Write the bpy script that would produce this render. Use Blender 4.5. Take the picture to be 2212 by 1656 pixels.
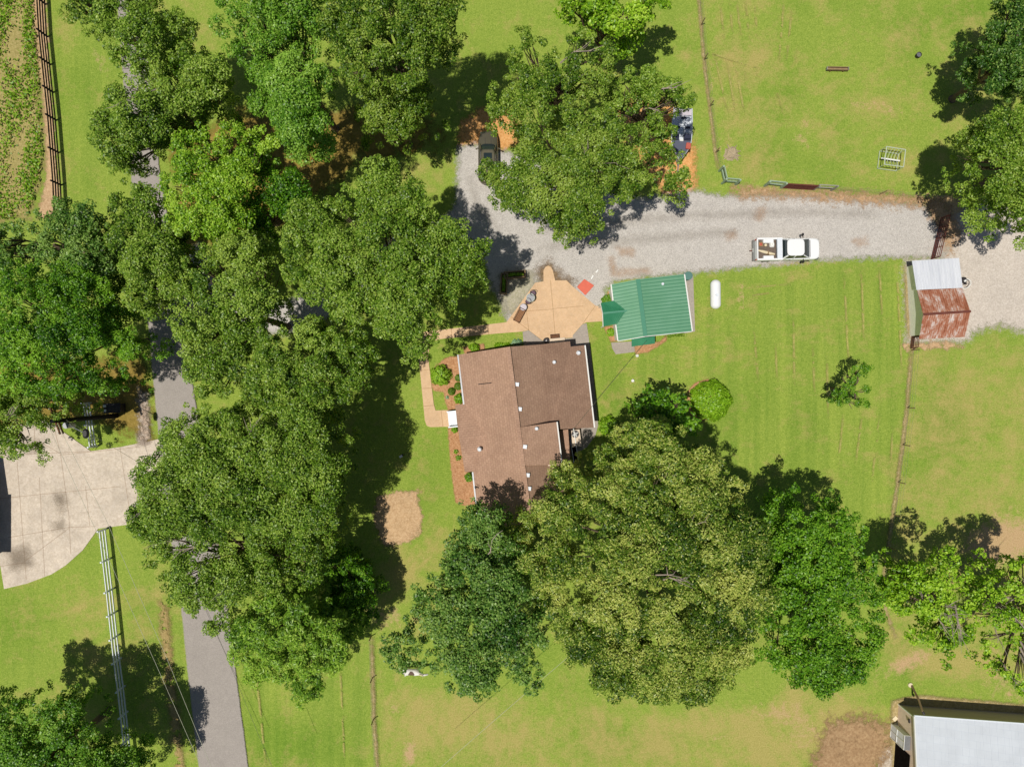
import bpy, math, random
import numpy as np
from mathutils import Vector, Matrix

# ------------------------------------------------------------------ camera, sky, sun
for o in list(bpy.data.objects):
    bpy.data.objects.remove(o)
S = bpy.context.scene
COL = S.collection
CAMH = 61.0
PX = 24.0                                    # photo-survey units per metre on the ground
cam = bpy.data.cameras.new('camera')
cam.sensor_width = 36.0
cam.lens = 18.0 * CAMH / (1106 / PX)
cam.clip_end = 1000
co = bpy.data.objects.new('camera', cam)
COL.objects.link(co)
co.location = (0, 0, CAMH)
S.camera = co

SHX, SHY = 0.25, 0.14                        # shadow offset per metre of height
EL = math.atan2(1, math.hypot(SHX, SHY))
w = bpy.data.worlds.new('World')
S.world = w
w.use_nodes = True
nt = w.node_tree
sky = nt.nodes.new('ShaderNodeTexSky')
sky.sky_type = 'NISHITA'
sky.sun_disc = False
sky.sun_elevation = EL
sky.sun_rotation = math.atan2(-SHX, -SHY)
nt.nodes['Background'].inputs['Strength'].default_value = 0.042
nt.links.new(sky.outputs[0], nt.nodes['Background'].inputs[0])
sl = bpy.data.lights.new('sun', 'SUN')
sl.energy = 3.5
sl.angle = math.radians(0.6)
sl.color = (1.0, 0.95, 0.86)
so = bpy.data.objects.new('sun', sl)
COL.objects.link(so)
so.rotation_euler = Vector((SHX, SHY, -1)).to_track_quat('-Z', 'Y').to_euler()
S.view_settings.view_transform = 'Standard'
S.view_settings.look = 'None'
S.view_settings.gamma = 1
S.view_settings.use_curve_mapping = False
S.view_settings.exposure = 0.0
S.cycles.max_bounces = 5
S.cycles.diffuse_bounces = 3
S.cycles.transmission_bounces = 3
S.cycles.transparent_max_bounces = 12

random.seed(7)
RNG = np.random.default_rng(11)


def V(x, y, h=0.0):
    """survey position of a point at height h -> world metres"""
    s = (1 - h / CAMH) / PX
    return Vector(((x - 1106) * s, (828 - y) * s, h))


# ------------------------------------------------------------------ materials
def srgb(c):
    return tuple(((v / 255) / 12.92 if v / 255 <= 0.04045 else ((v / 255 + 0.055) / 1.055) ** 2.4) for v in c)


class NT:
    def __init__(s, name):
        s.m = bpy.data.materials.new(name)
        s.m.use_nodes = True
        s.t = s.m.node_tree
        s.b = s.t.nodes['Principled BSDF']
        s.out = s.t.nodes['Material Output']
        s.co = None

    def n(s, t, **k):
        nd = s.t.nodes.new(t)
        for a, b in k.items():
            setattr(nd, a, b)
        return nd

    def l(s, a, b):
        s.t.links.new(a, b)

    def coord(s):
        if s.co is None:
            s.co = s.n('ShaderNodeNewGeometry').outputs['Position']
        return s.co

    def mapped(s, scale=(1, 1, 1), rot=(0, 0, 0)):
        m = s.n('ShaderNodeMapping')
        m.inputs['Scale'].default_value = scale
        m.inputs['Rotation'].default_value = rot
        s.l(s.coord(), m.inputs[0])
        return m.outputs[0]

    def noise(s, sc, det=3, rough=0.6, vec=None):
        nd = s.n('ShaderNodeTexNoise')
        nd.inputs['Scale'].default_value = sc
        nd.inputs['Detail'].default_value = det
        nd.inputs['Roughness'].default_value = rough
        s.l(vec if vec is not None else s.coord(), nd.inputs['Vector'])
        return nd.outputs['Fac']

    def ramp(s, f, stops, interp='LINEAR'):
        r = s.n('ShaderNodeValToRGB')
        r.color_ramp.interpolation = interp
        e = r.color_ramp.elements
        while len(e) < len(stops):
            e.new(0.5)
        for i, (p, c) in enumerate(stops):
            e[i].position = p
            e[i].color = (*c, 1) if not isinstance(c, (int, float)) else (c, c, c, 1)
        s.l(f, r.inputs[0])
        return r.outputs[0]

    def mix(s, f, a, b, mode='MIX'):
        m = s.n('ShaderNodeMix', data_type='RGBA', blend_type=mode)
        for v, i in ((f, 0), (a, 6), (b, 7)):
            if isinstance(v, (int, float)):
                m.inputs[i].default_value = v
            elif isinstance(v, tuple):
                m.inputs[i].default_value = (*v, 1)
            else:
                s.l(v, m.inputs[i])
        return m.outputs[2]

    def math(s, op, a, b=0.0, c=None, clamp=False):
        m = s.n('ShaderNodeMath', operation=op, use_clamp=clamp)
        for i, v in enumerate((a, b, c)):
            if v is None:
                continue
            if isinstance(v, (int, float)):
                m.inputs[i].default_value = v
            else:
                s.l(v, m.inputs[i])
        return m.outputs[0]

    def attr(s, nm):
        return s.n('ShaderNodeAttribute', attribute_name=nm).outputs['Fac']

    def base(s, c):
        if isinstance(c, tuple):
            s.b.inputs['Base Color'].default_value = (*c, 1)
        else:
            s.l(c, s.b.inputs['Base Color'])

    def bump(s, h, st=0.5, d=0.02):
        b = s.n('ShaderNodeBump')
        b.inputs['Strength'].default_value = st
        b.inputs['Distance'].default_value = d
        s.l(h, b.inputs['Height'])
        s.l(b.outputs[0], s.b.inputs['Normal'])

    def set(s, rough=0.8, spec=0.3, metal=0.0):
        s.b.inputs['Roughness'].default_value = rough
        s.b.inputs['Specular IOR Level'].default_value = spec
        s.b.inputs['Metallic'].default_value = metal
        return s

    def soft_edge(s, amp=1.0, soft=0.35, sc=1.6, bias=0.0, holes=0.0, opac=1.0):
        n1 = s.noise(sc, 5, 0.72)
        d = s.math('MULTIPLY_ADD', s.math('SUBTRACT', n1, 0.5), amp * 2, s.attr('sd'))
        if holes:
            n2 = s.noise(0.9, 6, 0.75)
            d = s.math('SUBTRACT', d, s.math('MULTIPLY', s.math('GREATER_THAN', n2, 1 - holes), 5))
        n3 = s.noise(14, 2, 0.6)
        d = s.math('MULTIPLY_ADD', s.math('SUBTRACT', n3, 0.5), soft * 1.6, d)
        f = s.math('MULTIPLY_ADD', d, 1 / soft, 0.5 + bias, clamp=True)
        f = s.math('MULTIPLY', f, opac)
        tr = s.n('ShaderNodeBsdfTransparent')
        mx = s.n('ShaderNodeMixShader')
        s.l(f, mx.inputs[0])
        s.l(tr.outputs[0], mx.inputs[1])
        s.l(s.b.outputs[0], mx.inputs[2])
        s.l(mx.outputs[0], s.out.inputs[0])


MATS = {}


def M(name):
    return MATS[name]


def simple(name, c, rough=0.6, spec=0.4, metal=0.0, var=0.15, sc=4.0, bump=0.0):
    k = NT(name).set(rough, spec, metal)
    c = srgb(c)
    n = k.noise(sc, 5, 0.7)
    lo = tuple(v * (1 - var) for v in c)
    hi = tuple(min(1, v * (1 + var)) for v in c)
    k.base(k.ramp(n, [(0.3, lo), (0.7, hi)]))
    if bump:
        k.bump(n, bump, 0.02)
    MATS[name] = k.m
    return k.m


def speck(name, cs, sc=9, rough=0.95, amp=None, soft=0.35, big=(0.12, 0.9), holes=0.0, esc=1.6, bump=0.3, bias=0.0, opac=1.0):
    """granular ground material from 3 colours, optional ragged edge"""
    k = NT(name).set(rough, 0.15)
    a, b, c = [srgb(x) for x in cs]
    fine = k.noise(sc, 4, 0.8)
    largen = k.noise(0.35, 5, 0.65)
    mid = k.noise(1.7, 4, 0.7)
    col = k.ramp(fine, [(0.30, a), (0.5, b), (0.70, c)])
    col = k.mix(1.0, col, k.ramp(largen, [(0.25, 1 - big[0]), (0.75, 1 + big[0] * .6)]), 'MULTIPLY')
    col = k.mix(1.0, col, k.ramp(mid, [(0.3, big[1]), (0.7, 1.04)]), 'MULTIPLY')
    k.base(col)
    if bump:
        k.bump(fine, bump, 0.05)
    if amp is not None:
        k.soft_edge(amp, soft, esc, bias, holes, opac)
    MATS[name] = k.m
    return k.m


def leafmat(name, dark, mid, light, rough=0.4, trans=0.26, spec=0.33):
    k = NT(name).set(rough, spec)
    f = k.attr('tone')
    col = k.ramp(f, [(0.08, srgb(dark)), (0.5, srgb(mid)), (0.95, srgb(light))])
    k.base(col)
    t = k.n('ShaderNodeBsdfTranslucent')
    k.l(k.mix(1.0, col, (1.3, 1.12, 0.4), 'MULTIPLY'), t.inputs[0])
    mx = k.n('ShaderNodeMixShader')
    mx.inputs[0].default_value = trans
    k.l(k.b.outputs[0], mx.inputs[1])
    k.l(t.outputs[0], mx.inputs[2])
    k.l(mx.outputs[0], k.out.inputs[0])
    MATS[name] = k.m
    return k.m


leafmat('oak_leaf', (60, 96, 14), (113, 151, 38), (172, 198, 86))
leafmat('oak_leaf_dark', (54, 90, 14), (108, 144, 36), (164, 188, 80))
leafmat('bright_leaf', (76, 124, 14), (132, 178, 34), (182, 216, 76))
leafmat('maple_leaf', (56, 106, 16), (108, 158, 38), (158, 198, 78))
leafmat('silver_leaf', (50, 84, 12), (114, 148, 40), (198, 208, 106), 0.4)
leafmat('dark_maple_leaf', (46, 88, 24), (96, 138, 50), (152, 184, 90))
leafmat('cedar_leaf', (76, 120, 24), (132, 176, 50), (180, 212, 86))
leafmat('lime_leaf', (84, 130, 12), (136, 184, 32), (186, 220, 72))
leafmat('fine_leaf', (44, 90, 8), (92, 146, 22), (144, 190, 54))
leafmat('hosta_leaf', (96, 140, 110), (150, 190, 150), (196, 220, 180))
leafmat('dry_leaf', (96, 88, 60), (150, 140, 96), (200, 190, 140))

simple('bark', (112, 98, 82), 0.9, 0.1, var=0.35, sc=3)
simple('pale_bark', (176, 160, 148), 0.9, 0.1, var=0.25, sc=5)
simple('white_paint', (236, 236, 232), 0.5, 0.4, var=0.04)
simple('white_vinyl', (226, 232, 240), 0.4, 0.5, var=0.05)
simple('truck_paint', (244, 245, 246), 0.25, 0.5, var=0.01)
simple('black_plastic', (34, 32, 34), 0.5, 0.4, var=0.2)
simple('rubber', (30, 30, 30), 0.9, 0.2, var=0.2)
simple('chrome', (150, 152, 150), 0.35, 0.5, 0.7, var=0.1)
simple('glass', (38, 50, 52), 0.12, 0.6, var=0.2, sc=2)
simple('bedliner', (112, 100, 92), 0.9, 0.2, var=0.2)
simple('suv_paint', (118, 112, 92), 0.28, 0.5, 0.5, var=0.05)
simple('black_board', (26, 25, 29), 0.9, 0.2, var=0.25)
simple('brown_board', (110, 78, 58), 0.9, 0.15, var=0.25, sc=7)
simple('grey_board', (156, 156, 142), 0.9, 0.15, var=0.18, sc=6)
simple('green_grey_board', (158, 178, 152), 0.9, 0.15, var=0.15, sc=6)
simple('rust_steel', (112, 66, 56), 0.9, 0.2, var=0.25, sc=6)
simple('teak', (158, 116, 84), 0.8, 0.2, var=0.15, sc=7)
simple('weathered_wood', (150, 128, 98), 0.9, 0.1, var=0.2, sc=6)
simple('red_mat', (222, 116, 96), 0.9, 0.1, var=0.07, sc=3)
simple('pale_metal', (196, 206, 186), 0.5, 0.4, 0.1, var=0.12, sc=6)
simple('grey_metal', (140, 142, 146), 0.45, 0.5, 0.5, var=0.1)
simple('dark_metal', (62, 58, 60), 0.6, 0.4, 0.3, var=0.2)
simple('purple_metal', (88, 62, 78), 0.5, 0.5, 0.2, var=0.2)
simple('table_top', (205, 196, 204), 0.5, 0.4, var=0.06)
simple('carpet', (96, 100, 116), 0.95, 0.05, var=0.08, sc=12)
simple('navy', (48, 52, 74), 0.6, 0.3, var=0.15)
simple('cooler_red', (190, 96, 82), 0.6, 0.3, var=0.1)
simple('cream', (226, 212, 180), 0.8, 0.2, var=0.06)
simple('pale_stone', (222, 204, 182), 0.8, 0.2, var=0.06)
simple('cardboard', (196, 158, 112), 0.9, 0.1, var=0.15)
simple('black_wire', (100, 104, 84), 0.7, 0.3, var=0.1)
simple('white_wire', (190, 190, 170), 0.6, 0.3, var=0.1)
simple('tree_stump', (176, 160, 132), 0.95, 0.1, var=0.3, sc=9)
simple('siding_beige', (232, 210, 192), 0.8, 0.2, var=0.05, sc=2)
simple('tan_siding', (182, 168, 154), 0.8, 0.2, var=0.05, sc=2)
simple('house_brick', (150, 96, 78), 0.9, 0.15, var=0.2, sc=8)
simple('dark_void', (20, 18, 18), 0.9, 0.05, var=0.2)
simple('shed_wall', (250, 247, 240), 0.8, 0.2, var=0.05, sc=5)
simple('green_trim', (72, 140, 112), 0.4, 0.5, var=0.05)
simple('green_rib_shade', (84, 142, 110), 0.4, 0.5, var=0.05)  # darker than the sheet, painting in the ribs' faint shadows
simple('teal_lid', (92, 132, 124), 0.7, 0.3, var=0.08)
simple('horse_white', (238, 234, 226), 0.8, 0.2, var=0.04)
simple('horse_brown', (110, 90, 78), 0.8, 0.2, var=0.1)
simple('mane_cream', (224, 212, 176), 0.9, 0.1, var=0.1)
simple('soil', (86, 70, 48), 1.0, 0.05, var=0.3, sc=8)
simple('skin_rock', (188, 168, 150), 0.95, 0.1, var=0.3, sc=12)
simple('fawn_paving', (168, 138, 118), 0.9, 0.1, var=0.1, sc=6)
simple('joint', (182, 148, 112), 1.0, 0.05, var=0.15)
simple('joint_grey', (178, 158, 138), 1.0, 0.05, var=0.15)
simple('joint_pale', (224, 192, 152), 1.0, 0.05, var=0.1)
simple('mulch_red', (150, 92, 60), 1.0, 0.05, var=0.3, sc=10)
simple('brick_dark', (70, 54, 54), 0.9, 0.1, var=0.25, sc=5)
simple('brick_edge', (128, 52, 56), 0.9, 0.1, var=0.25, sc=5)

speck('gravel_mat', [(156, 150, 145), (198, 192, 185), (224, 219, 212)], 11, amp=0.8, soft=0.6, bump=0.3, big=(0.06, 0.92))
speck('scrub', [(150, 146, 112), (180, 174, 150), (206, 196, 182)], 8, amp=1.4, soft=0.9, holes=.35)
speck('tan_gravel', [(184, 173, 160), (207, 196, 183), (226, 217, 206)], 7, amp=1.2, soft=0.9, bump=0.4, big=(0.08, 0.93))
speck('straw', [(196, 136, 78), (224, 166, 102), (238, 194, 138)], 6, amp=1.1, soft=0.6, holes=0.0)
speck('bare_soil', [(166, 130, 92), (196, 160, 122), (216, 184, 148)], 5, amp=1.5, soft=1.0)
speck('brown_soil', [(142, 114, 82), (172, 140, 104), (194, 166, 126)], 4, amp=2.2, soft=1.2)
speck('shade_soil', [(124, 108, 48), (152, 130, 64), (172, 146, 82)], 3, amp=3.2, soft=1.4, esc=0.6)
speck('pale_straw', [(176, 142, 104), (206, 172, 132), (226, 196, 156)], 6, amp=0.9, soft=0.35)
speck('mulch', [(158, 108, 72), (194, 146, 106), (216, 174, 134)], 6, amp=0.18, soft=0.15)
speck('weeds', [(138, 130, 74), (170, 156, 98), (196, 180, 126)], 5, amp=1.6, soft=1.0)
speck('rocks', [(90, 80, 70), (170, 152, 136), (216, 204, 190)], 3.2, amp=0.8, soft=0.6, bump=1.0, holes=.3)
speck('rust_stain', [(190, 156, 128), (206, 176, 150), (216, 190, 168)], 5, amp=0.5, soft=0.6, opac=.62)
speck('rut', [(150, 142, 134), (178, 170, 160), (206, 196, 182)], 10, amp=0.6, soft=0.7, opac=.28, holes=.3)
speck('oil_stain', [(120, 108, 92), (140, 126, 108), (160, 146, 128)], 6, amp=0.4, soft=0.9, opac=.5)
speck('dark_stain', [(104, 84, 62), (138, 114, 86), (176, 150, 120)], 4, amp=0.9, soft=0.9)
speck('asphalt', [(150, 143, 137), (166, 158, 151), (180, 173, 165)], 11, amp=0.10, soft=0.12, bump=0.15, big=(0.07, 0.96))
speck('track', [(164, 164, 84), (182, 176, 100), (198, 188, 124)], 4, amp=0.06, soft=0.16, holes=0.46, bump=0)
speck('verge', [(146, 126, 78), (172, 150, 98), (194, 174, 122)], 5, amp=0.5, soft=0.5, holes=.46)
speck('fenceline', [(150, 134, 84), (180, 160, 112), (206, 188, 148)], 5, amp=0.22, soft=0.3)
speck('concrete_tan', [(216, 180, 140), (225, 190, 152), (232, 201, 166)], 8, bump=0.05, big=(0.12, 0.88))
speck('concrete_pale', [(198, 182, 162), (216, 202, 184), (232, 219, 203)], 6, bump=0.05, big=(0.2, 0.86))
speck('concrete_grey', [(158, 148, 138), (172, 162, 152), (184, 174, 162)], 8, bump=0.05, big=(0.10, 0.94))
speck('lush', [(84, 126, 30), (110, 152, 40), (132, 172, 56)], 4, amp=1.6, soft=1.2, bump=0.2)


def ground_material():
    k = NT('lawn').set(0.95, 0.12)
    fine = k.noise(9, 4, 0.8)
    mid = k.noise(1.3, 5, 0.72)
    lrg = k.noise(0.16, 5, 0.62)
    col = k.ramp(fine, [(0.28, srgb((112, 136, 50))), (0.5, srgb((144, 165, 68))), (0.74, srgb((178, 192, 100)))])
    turf = k.noise(3.2, 5, 0.8)
    col = k.mix(1.0, col, k.ramp(turf, [(0.32, (0.76, 0.83, 0.72)), (0.68, (1.18, 1.12, 1.16))]), 'MULTIPLY')
    # mowing bands
    vec = k.mapped((1, 0.03, 1), (0, 0, math.radians(1.5)))
    band = k.noise(1.1, 3, 0.6, vec)
    bmask = k.math('MULTIPLY', k.attr('mow'), k.ramp(k.noise(0.12, 3, 0.6), [(0.3, 0.5), (0.6, 1.0)]))
    col = k.mix(bmask, col, k.mix(1.0, col, k.ramp(band, [(0.36, (0.78, 0.86, 0.78)), (0.64, (1.10, 1.06, 1.08))]), 'MULTIPLY'))
    lushf = k.math('ADD', k.attr('lush'), k.math('MULTIPLY', k.math('SUBTRACT', lrg, 0.5), 2.6), clamp=True)
    col = k.mix(lushf, col, k.mix(1.0, col, (0.64, 0.80, 0.56), 'MULTIPLY'))
    dryn = k.math('MULTIPLY_ADD', k.math('SUBTRACT', mid, 0.5), 1.7, k.attr('dry'))
    blot = k.noise(0.33, 5, 0.68)
    dryn = k.math('MULTIPLY_ADD', k.math('SUBTRACT', blot, 0.54), 2.7, dryn)
    dryn = k.math('MULTIPLY_ADD', k.math('SUBTRACT', fine, 0.5), 0.5, dryn)
    dryc = k.ramp(fine, [(0.3, srgb((156, 142, 76))), (0.7, srgb((202, 184, 120)))])
    col = k.mix(k.ramp(dryn, [(0.10, 0.0), (0.9, 0.8)]), col, dryc)
    barec = k.ramp(fine, [(0.3, srgb((172, 140, 98))), (0.7, srgb((214, 184, 142)))])
    baren = k.math('MULTIPLY_ADD', k.math('SUBTRACT', mid, 0.5), 1.9, k.attr('bare'))
    baren = k.math('MULTIPLY_ADD', k.math('SUBTRACT', fine, 0.5), 0.6, baren)
    col = k.mix(k.ramp(baren, [(0.34, 0.0), (0.8, 0.95)]), col, barec)
    k.base(col)
    k.bump(fine, 0.6, 0.06)
    MATS['lawn'] = k.m


ground_material()


def shingles():
    for nm, rot, dk in (('shingle', math.radians(-7), 1.0), ('shingle_cross', math.radians(83), 1.0), ('shingle_darker', math.radians(-7), .68)):  # last one is the same shingle in a darker tone
        k = NT(nm).set(0.95, 0.15)
        v = k.mapped((1, 1, 1), (0, 0, rot))
        br = k.n('ShaderNodeTexBrick')
        br.inputs['Scale'].default_value = 1.0
        br.inputs['Mortar Size'].default_value = 0.012
        br.inputs['Brick Width'].default_value = 0.32
        br.inputs['Row Height'].default_value = 0.2
        rv = k.mapped((1, 1, 1), (0, 0, rot + math.pi / 2))
        k.l(rv, br.inputs['Vector'])
        br.inputs['Color1'].default_value = (*srgb((178, 145, 124)), 1)
        br.inputs['Color2'].default_value = (*srgb((188, 155, 133)), 1)
        br.inputs['Mortar'].default_value = (*srgb((160, 128, 109)), 1)
        fine = k.noise(9, 4, 0.8)
        col = k.mix(1.0, br.outputs['Color'], k.ramp(fine, [(0.3, 0.82), (0.7, 1.16)]), 'MULTIPLY')
        lrg = k.noise(0.5, 5, 0.7)
        col = k.mix(1.0, col, k.ramp(lrg, [(0.3, (0.86, 0.84, 0.83)), (0.7, (1.08, 1.07, 1.06))]), 'MULTIPLY')
        streak = k.noise(1.3, 4, 0.7, k.mapped((0.12, 1, 1), (0, 0, rot)))
        col = k.mix(1.0, col, k.ramp(streak, [(0.3, 0.93), (0.7, 1.05)]), 'MULTIPLY')
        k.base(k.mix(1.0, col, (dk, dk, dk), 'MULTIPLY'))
        k.bump(fine, 0.5, 0.02)
        MATS[nm] = k.m
    # rusty roof
    k = NT('rusty_tin').set(0.8, 0.3, 0.1)
    n1 = k.noise(0.9, 6, 0.75, k.mapped((2.6, 0.7, 1), (0, 0, math.radians(8))))
    n2 = k.noise(5, 4, 0.8)
    f = k.math('MULTIPLY_ADD', k.math('SUBTRACT', n2, 0.5), 0.25, n1)
    k.base(k.ramp(f, [(0.34, srgb((150, 92, 66))), (0.47, srgb((178, 116, 90))), (0.54, srgb((190, 148, 128))), (0.64, srgb((222, 210, 206)))]))
    MATS['rusty_tin'] = k.m
    k = NT('galvanised').set(0.5, 0.5, 0.0)
    n1 = k.noise(0.9, 3, 0.6, k.mapped((3, 0.2, 1), (0, 0, math.radians(6))))
    k.base(k.ramp(n1, [(0.35, srgb((204, 208, 218))), (0.65, srgb((224, 227, 234)))]))
    MATS['galvanised'] = k.m
    k = NT('green_tin').set(0.38, 0.5, 0.0)
    n1 = k.noise(0.5, 4, 0.6)
    wv = k.n('ShaderNodeTexWave', wave_type='BANDS', bands_direction='X')
    wv.inputs['Scale'].default_value = 1.05
    wv.inputs['Distortion'].default_value = 0
    k.l(k.mapped((1, 1, 1), (0, 0, math.radians(97))), wv.inputs['Vector'])
    col = k.ramp(n1, [(0.3, srgb((106, 160, 124))), (0.7, srgb((124, 172, 142)))])
    k.base(col)
    MATS['green_tin'] = k.m
    k = NT('green_tin_deep').set(0.4, 0.5, 0.0)
    n1 = k.noise(0.6, 4, 0.6)
    k.base(k.ramp(n1, [(0.3, srgb((44, 122, 86))), (0.7, srgb((64, 142, 104)))]))
    MATS['green_tin_deep'] = k.m
    k = NT('white_tin').set(0.5, 0.4, 0.0)
    n1 = k.noise(0.8, 4, 0.6, k.mapped((1, 1, 1), (0, 0, math.radians(7))))
    br = k.n('ShaderNodeTexBrick')
    br.inputs['Scale'].default_value = 1.0
    br.inputs['Brick Width'].default_value = 1.0
    br.inputs['Row Height'].default_value = 0.62
    br.inputs['Mortar Size'].default_value = 0.015
    br.inputs['Color1'].default_value = (*srgb((208, 214, 221)), 1)
    br.inputs['Color2'].default_value = (*srgb((212, 218, 225)), 1)
    br.inputs['Mortar'].default_value = (*srgb((202, 209, 218)), 1)
    k.l(k.mapped((1, 1, 1), (0, 0, math.radians(8))), br.inputs['Vector'])
    k.base(k.mix(1.0, br.outputs['Color'], k.ramp(n1, [(0.3, 0.94), (0.7, 1.03)]), 'MULTIPLY'))
    MATS['white_tin'] = k.m


shingles()


# ------------------------------------------------------------------ mesh builder
class MB:
    def __init__(s):
        s.v, s.f, s.mi, s.cur = [], [], [], 0

    def face(s, pts):
        i = len(s.v)
        s.v += [tuple(p) for p in pts]
        s.f.append(list(range(i, i + len(pts))))
        s.mi.append(s.cur)
        return s

    def hexa(s, p):                       # 8 points: 4 bottom ccw, 4 top ccw
        i = len(s.v)
        s.v += [tuple(q) for q in p]
        for f in ((3, 2, 1, 0), (4, 5, 6, 7), (0, 1, 5, 4), (1, 2, 6, 5), (2, 3, 7, 6), (3, 0, 4, 7)):
            s.f.append([i + k for k in f])
            s.mi.append(s.cur)
        return s

    def box(s, c, size, rz=0.0, taper=1.0):
        ca, sa = math.cos(rz), math.sin(rz)
        P = []
        for z, t in ((-1, 1), (1, taper)):
            for x, y in ((-1, -1), (1, -1), (1, 1), (-1, 1)):
                lx, ly = x * size[0] / 2 * t, y * size[1] / 2 * t
                P.append((c[0] + lx * ca - ly * sa, c[1] + lx * sa + ly * ca, c[2] + z * size[2] / 2))
        return s.hexa(P)

    def beam(s, a, b, wd, ht):            # rectangular bar a->b
        a, b = Vector(a), Vector(b)
        d = (b - a).normalized()
        up = Vector((0, 0, 1)) if abs(d.z) < 0.95 else Vector((1, 0, 0))
        x = d.cross(up).normalized() * wd / 2
        u = x.cross(d).normalized() * ht / 2
        return s.hexa([a - x - u, a + x - u, b + x - u, b - x - u, a - x + u, a + x + u, b + x + u, b - x + u])

    def tube(s, pts, r, n=8, caps=True):
        pts = [Vector(p) for p in pts]
        if not isinstance(r, (list, tuple)):
            r = [r] * len(pts)
        i0 = len(s.v)
        for k, p in enumerate(pts):
            d = (pts[min(k + 1, len(pts) - 1)] - pts[max(k - 1, 0)])
            d = d.normalized() if d.length > 1e-6 else Vector((0, 0, 1))
            a = Vector((0, 0, 1)) if abs(d.z) < 0.9 else Vector((1, 0, 0))
            x = d.cross(a).normalized()
            y = d.cross(x)
            for j in range(n):
                t = 2 * math.pi * j / n
                s.v.append(tuple(p + (x * math.cos(t) + y * math.sin(t)) * r[k]))
        for k in range(len(pts) - 1):
            for j in range(n):
                a, b = i0 + k * n + j, i0 + k * n + (j + 1) % n
                s.f.append([a, a + n, b + n, b])
                s.mi.append(s.cur)
        if caps:
            s.f.append([i0 + j for j in range(n)])
            s.f.append([i0 + (len(pts) - 1) * n + n - 1 - j for j in range(n)])
            s.mi += [s.cur] * 2
        return s

    def prism(s, poly, z0, z1):
        n = len(poly)
        i = len(s.v)
        s.v += [(p[0], p[1], z0) for p in poly] + [(p[0], p[1], z1) for p in poly]
        area = sum(poly[k][0] * poly[(k + 1) % n][1] - poly[(k + 1) % n][0] * poly[k][1] for k in range(n))
        idx = list(range(n)) if area > 0 else list(range(n))[::-1]
        s.f.append([i + n + k for k in idx])
        s.f.append([i + k for k in idx[::-1]])
        s.mi += [s.cur] * 2
        for a in range(n):
            p, q = idx[a], idx[(a + 1) % n]
            s.f.append([i + p, i + q, i + n + q, i + n + p])
            s.mi.append(s.cur)
        return s

    def slab(s, pts, t=0.12):             # tilted roof panel with thickness, pts ccw seen from above
        n = len(pts)
        i = len(s.v)
        s.v += [tuple(p) for p in pts] + [(p[0], p[1], p[2] - t) for p in pts]
        s.f.append([i + k for k in range(n)])
        s.f.append([i + n + k for k in range(n)][::-1])
        s.mi += [s.cur] * 2
        for a in range(n):
            b = (a + 1) % n
            s.f.append([i + b, i + a, i + n + a, i + n + b])
            s.mi.append(s.cur)
        return s

    def ribs(s, a0, a1, b0, b1, n, wd=0.04, ht=0.035):
        """raised ribs running a->b, spread from edge (a0,b0) to (a1,b1)"""
        a0, a1, b0, b1 = map(Vector, (a0, a1, b0, b1))
        for k in range(n):
            t = (k + 0.5) / n
            p, q = a0.lerp(a1, t), b0.lerp(b1, t)
            up = Vector((0, 0, ht / 2 + 0.002))
            s.beam(p + up, q + up, wd, ht)
        return s

    def rings(s, rings, cap=True):
        n = len(rings[0])
        i = len(s.v)
        for r in rings:
            s.v += [tuple(p) for p in r]
        for k in range(len(rings) - 1):
            for j in range(n):
                a, b = i + k * n + j, i + k * n + (j + 1) % n
                s.f.append([a, b, b + n, a + n])
                s.mi.append(s.cur)
        if cap:
            s.f.append([i + j for j in range(n)][::-1])
            s.f.append([i + (len(rings) - 1) * n + j for j in range(n)])
            s.mi += [s.cur] * 2
        return s

    def build(s, name, mats, parent=None, world=True, smooth=False):
        me = bpy.data.meshes.new(name)
        v = s.v
        off = Vector((0, 0, 0))
        if parent is not None and world:
            off = Vector(parent.location)
            if parent.parent:
                off = off + Vector(parent.parent.location)
        v = [(p[0] - off[0], p[1] - off[1], p[2] - off[2]) for p in v]
        me.from_pydata(v, [], s.f)
        for m in (mats if isinstance(mats, (list, tuple)) else [mats]):
            me.materials.append(M(m))
        me.polygons.foreach_set('material_index', s.mi)
        if smooth:
            me.polygons.foreach_set('use_smooth', [True] * len(s.f))
        me.update()
        o = bpy.data.objects.new(name, me)
        COL.objects.link(o)
        o.parent = parent
        return o


def tag(o, label=None, cat=None, group=None, kind=None):
    if label: o['label'] = label
    if cat: o['category'] = cat
    if group: o['group'] = group
    if kind: o['kind'] = kind
    return o


def thing(name, label, cat, loc, rz=0.0, group=None):
    o = bpy.data.objects.new(name, None)
    COL.objects.link(o)
    o.location = loc
    o.rotation_euler = (0, 0, rz)
    return tag(o, label, cat, group)


def sup(a, b, n, cx=0, cy=0, z=0, N=40):
    P = []
    for k in range(N):
        t = 2 * math.pi * k / N
        c, s_ = math.cos(t), math.sin(t)
        P.append((cx + a * math.copysign(abs(c) ** (2 / n), c), cy + b * math.copysign(abs(s_) ** (2 / n), s_), z))
    return P


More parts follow.
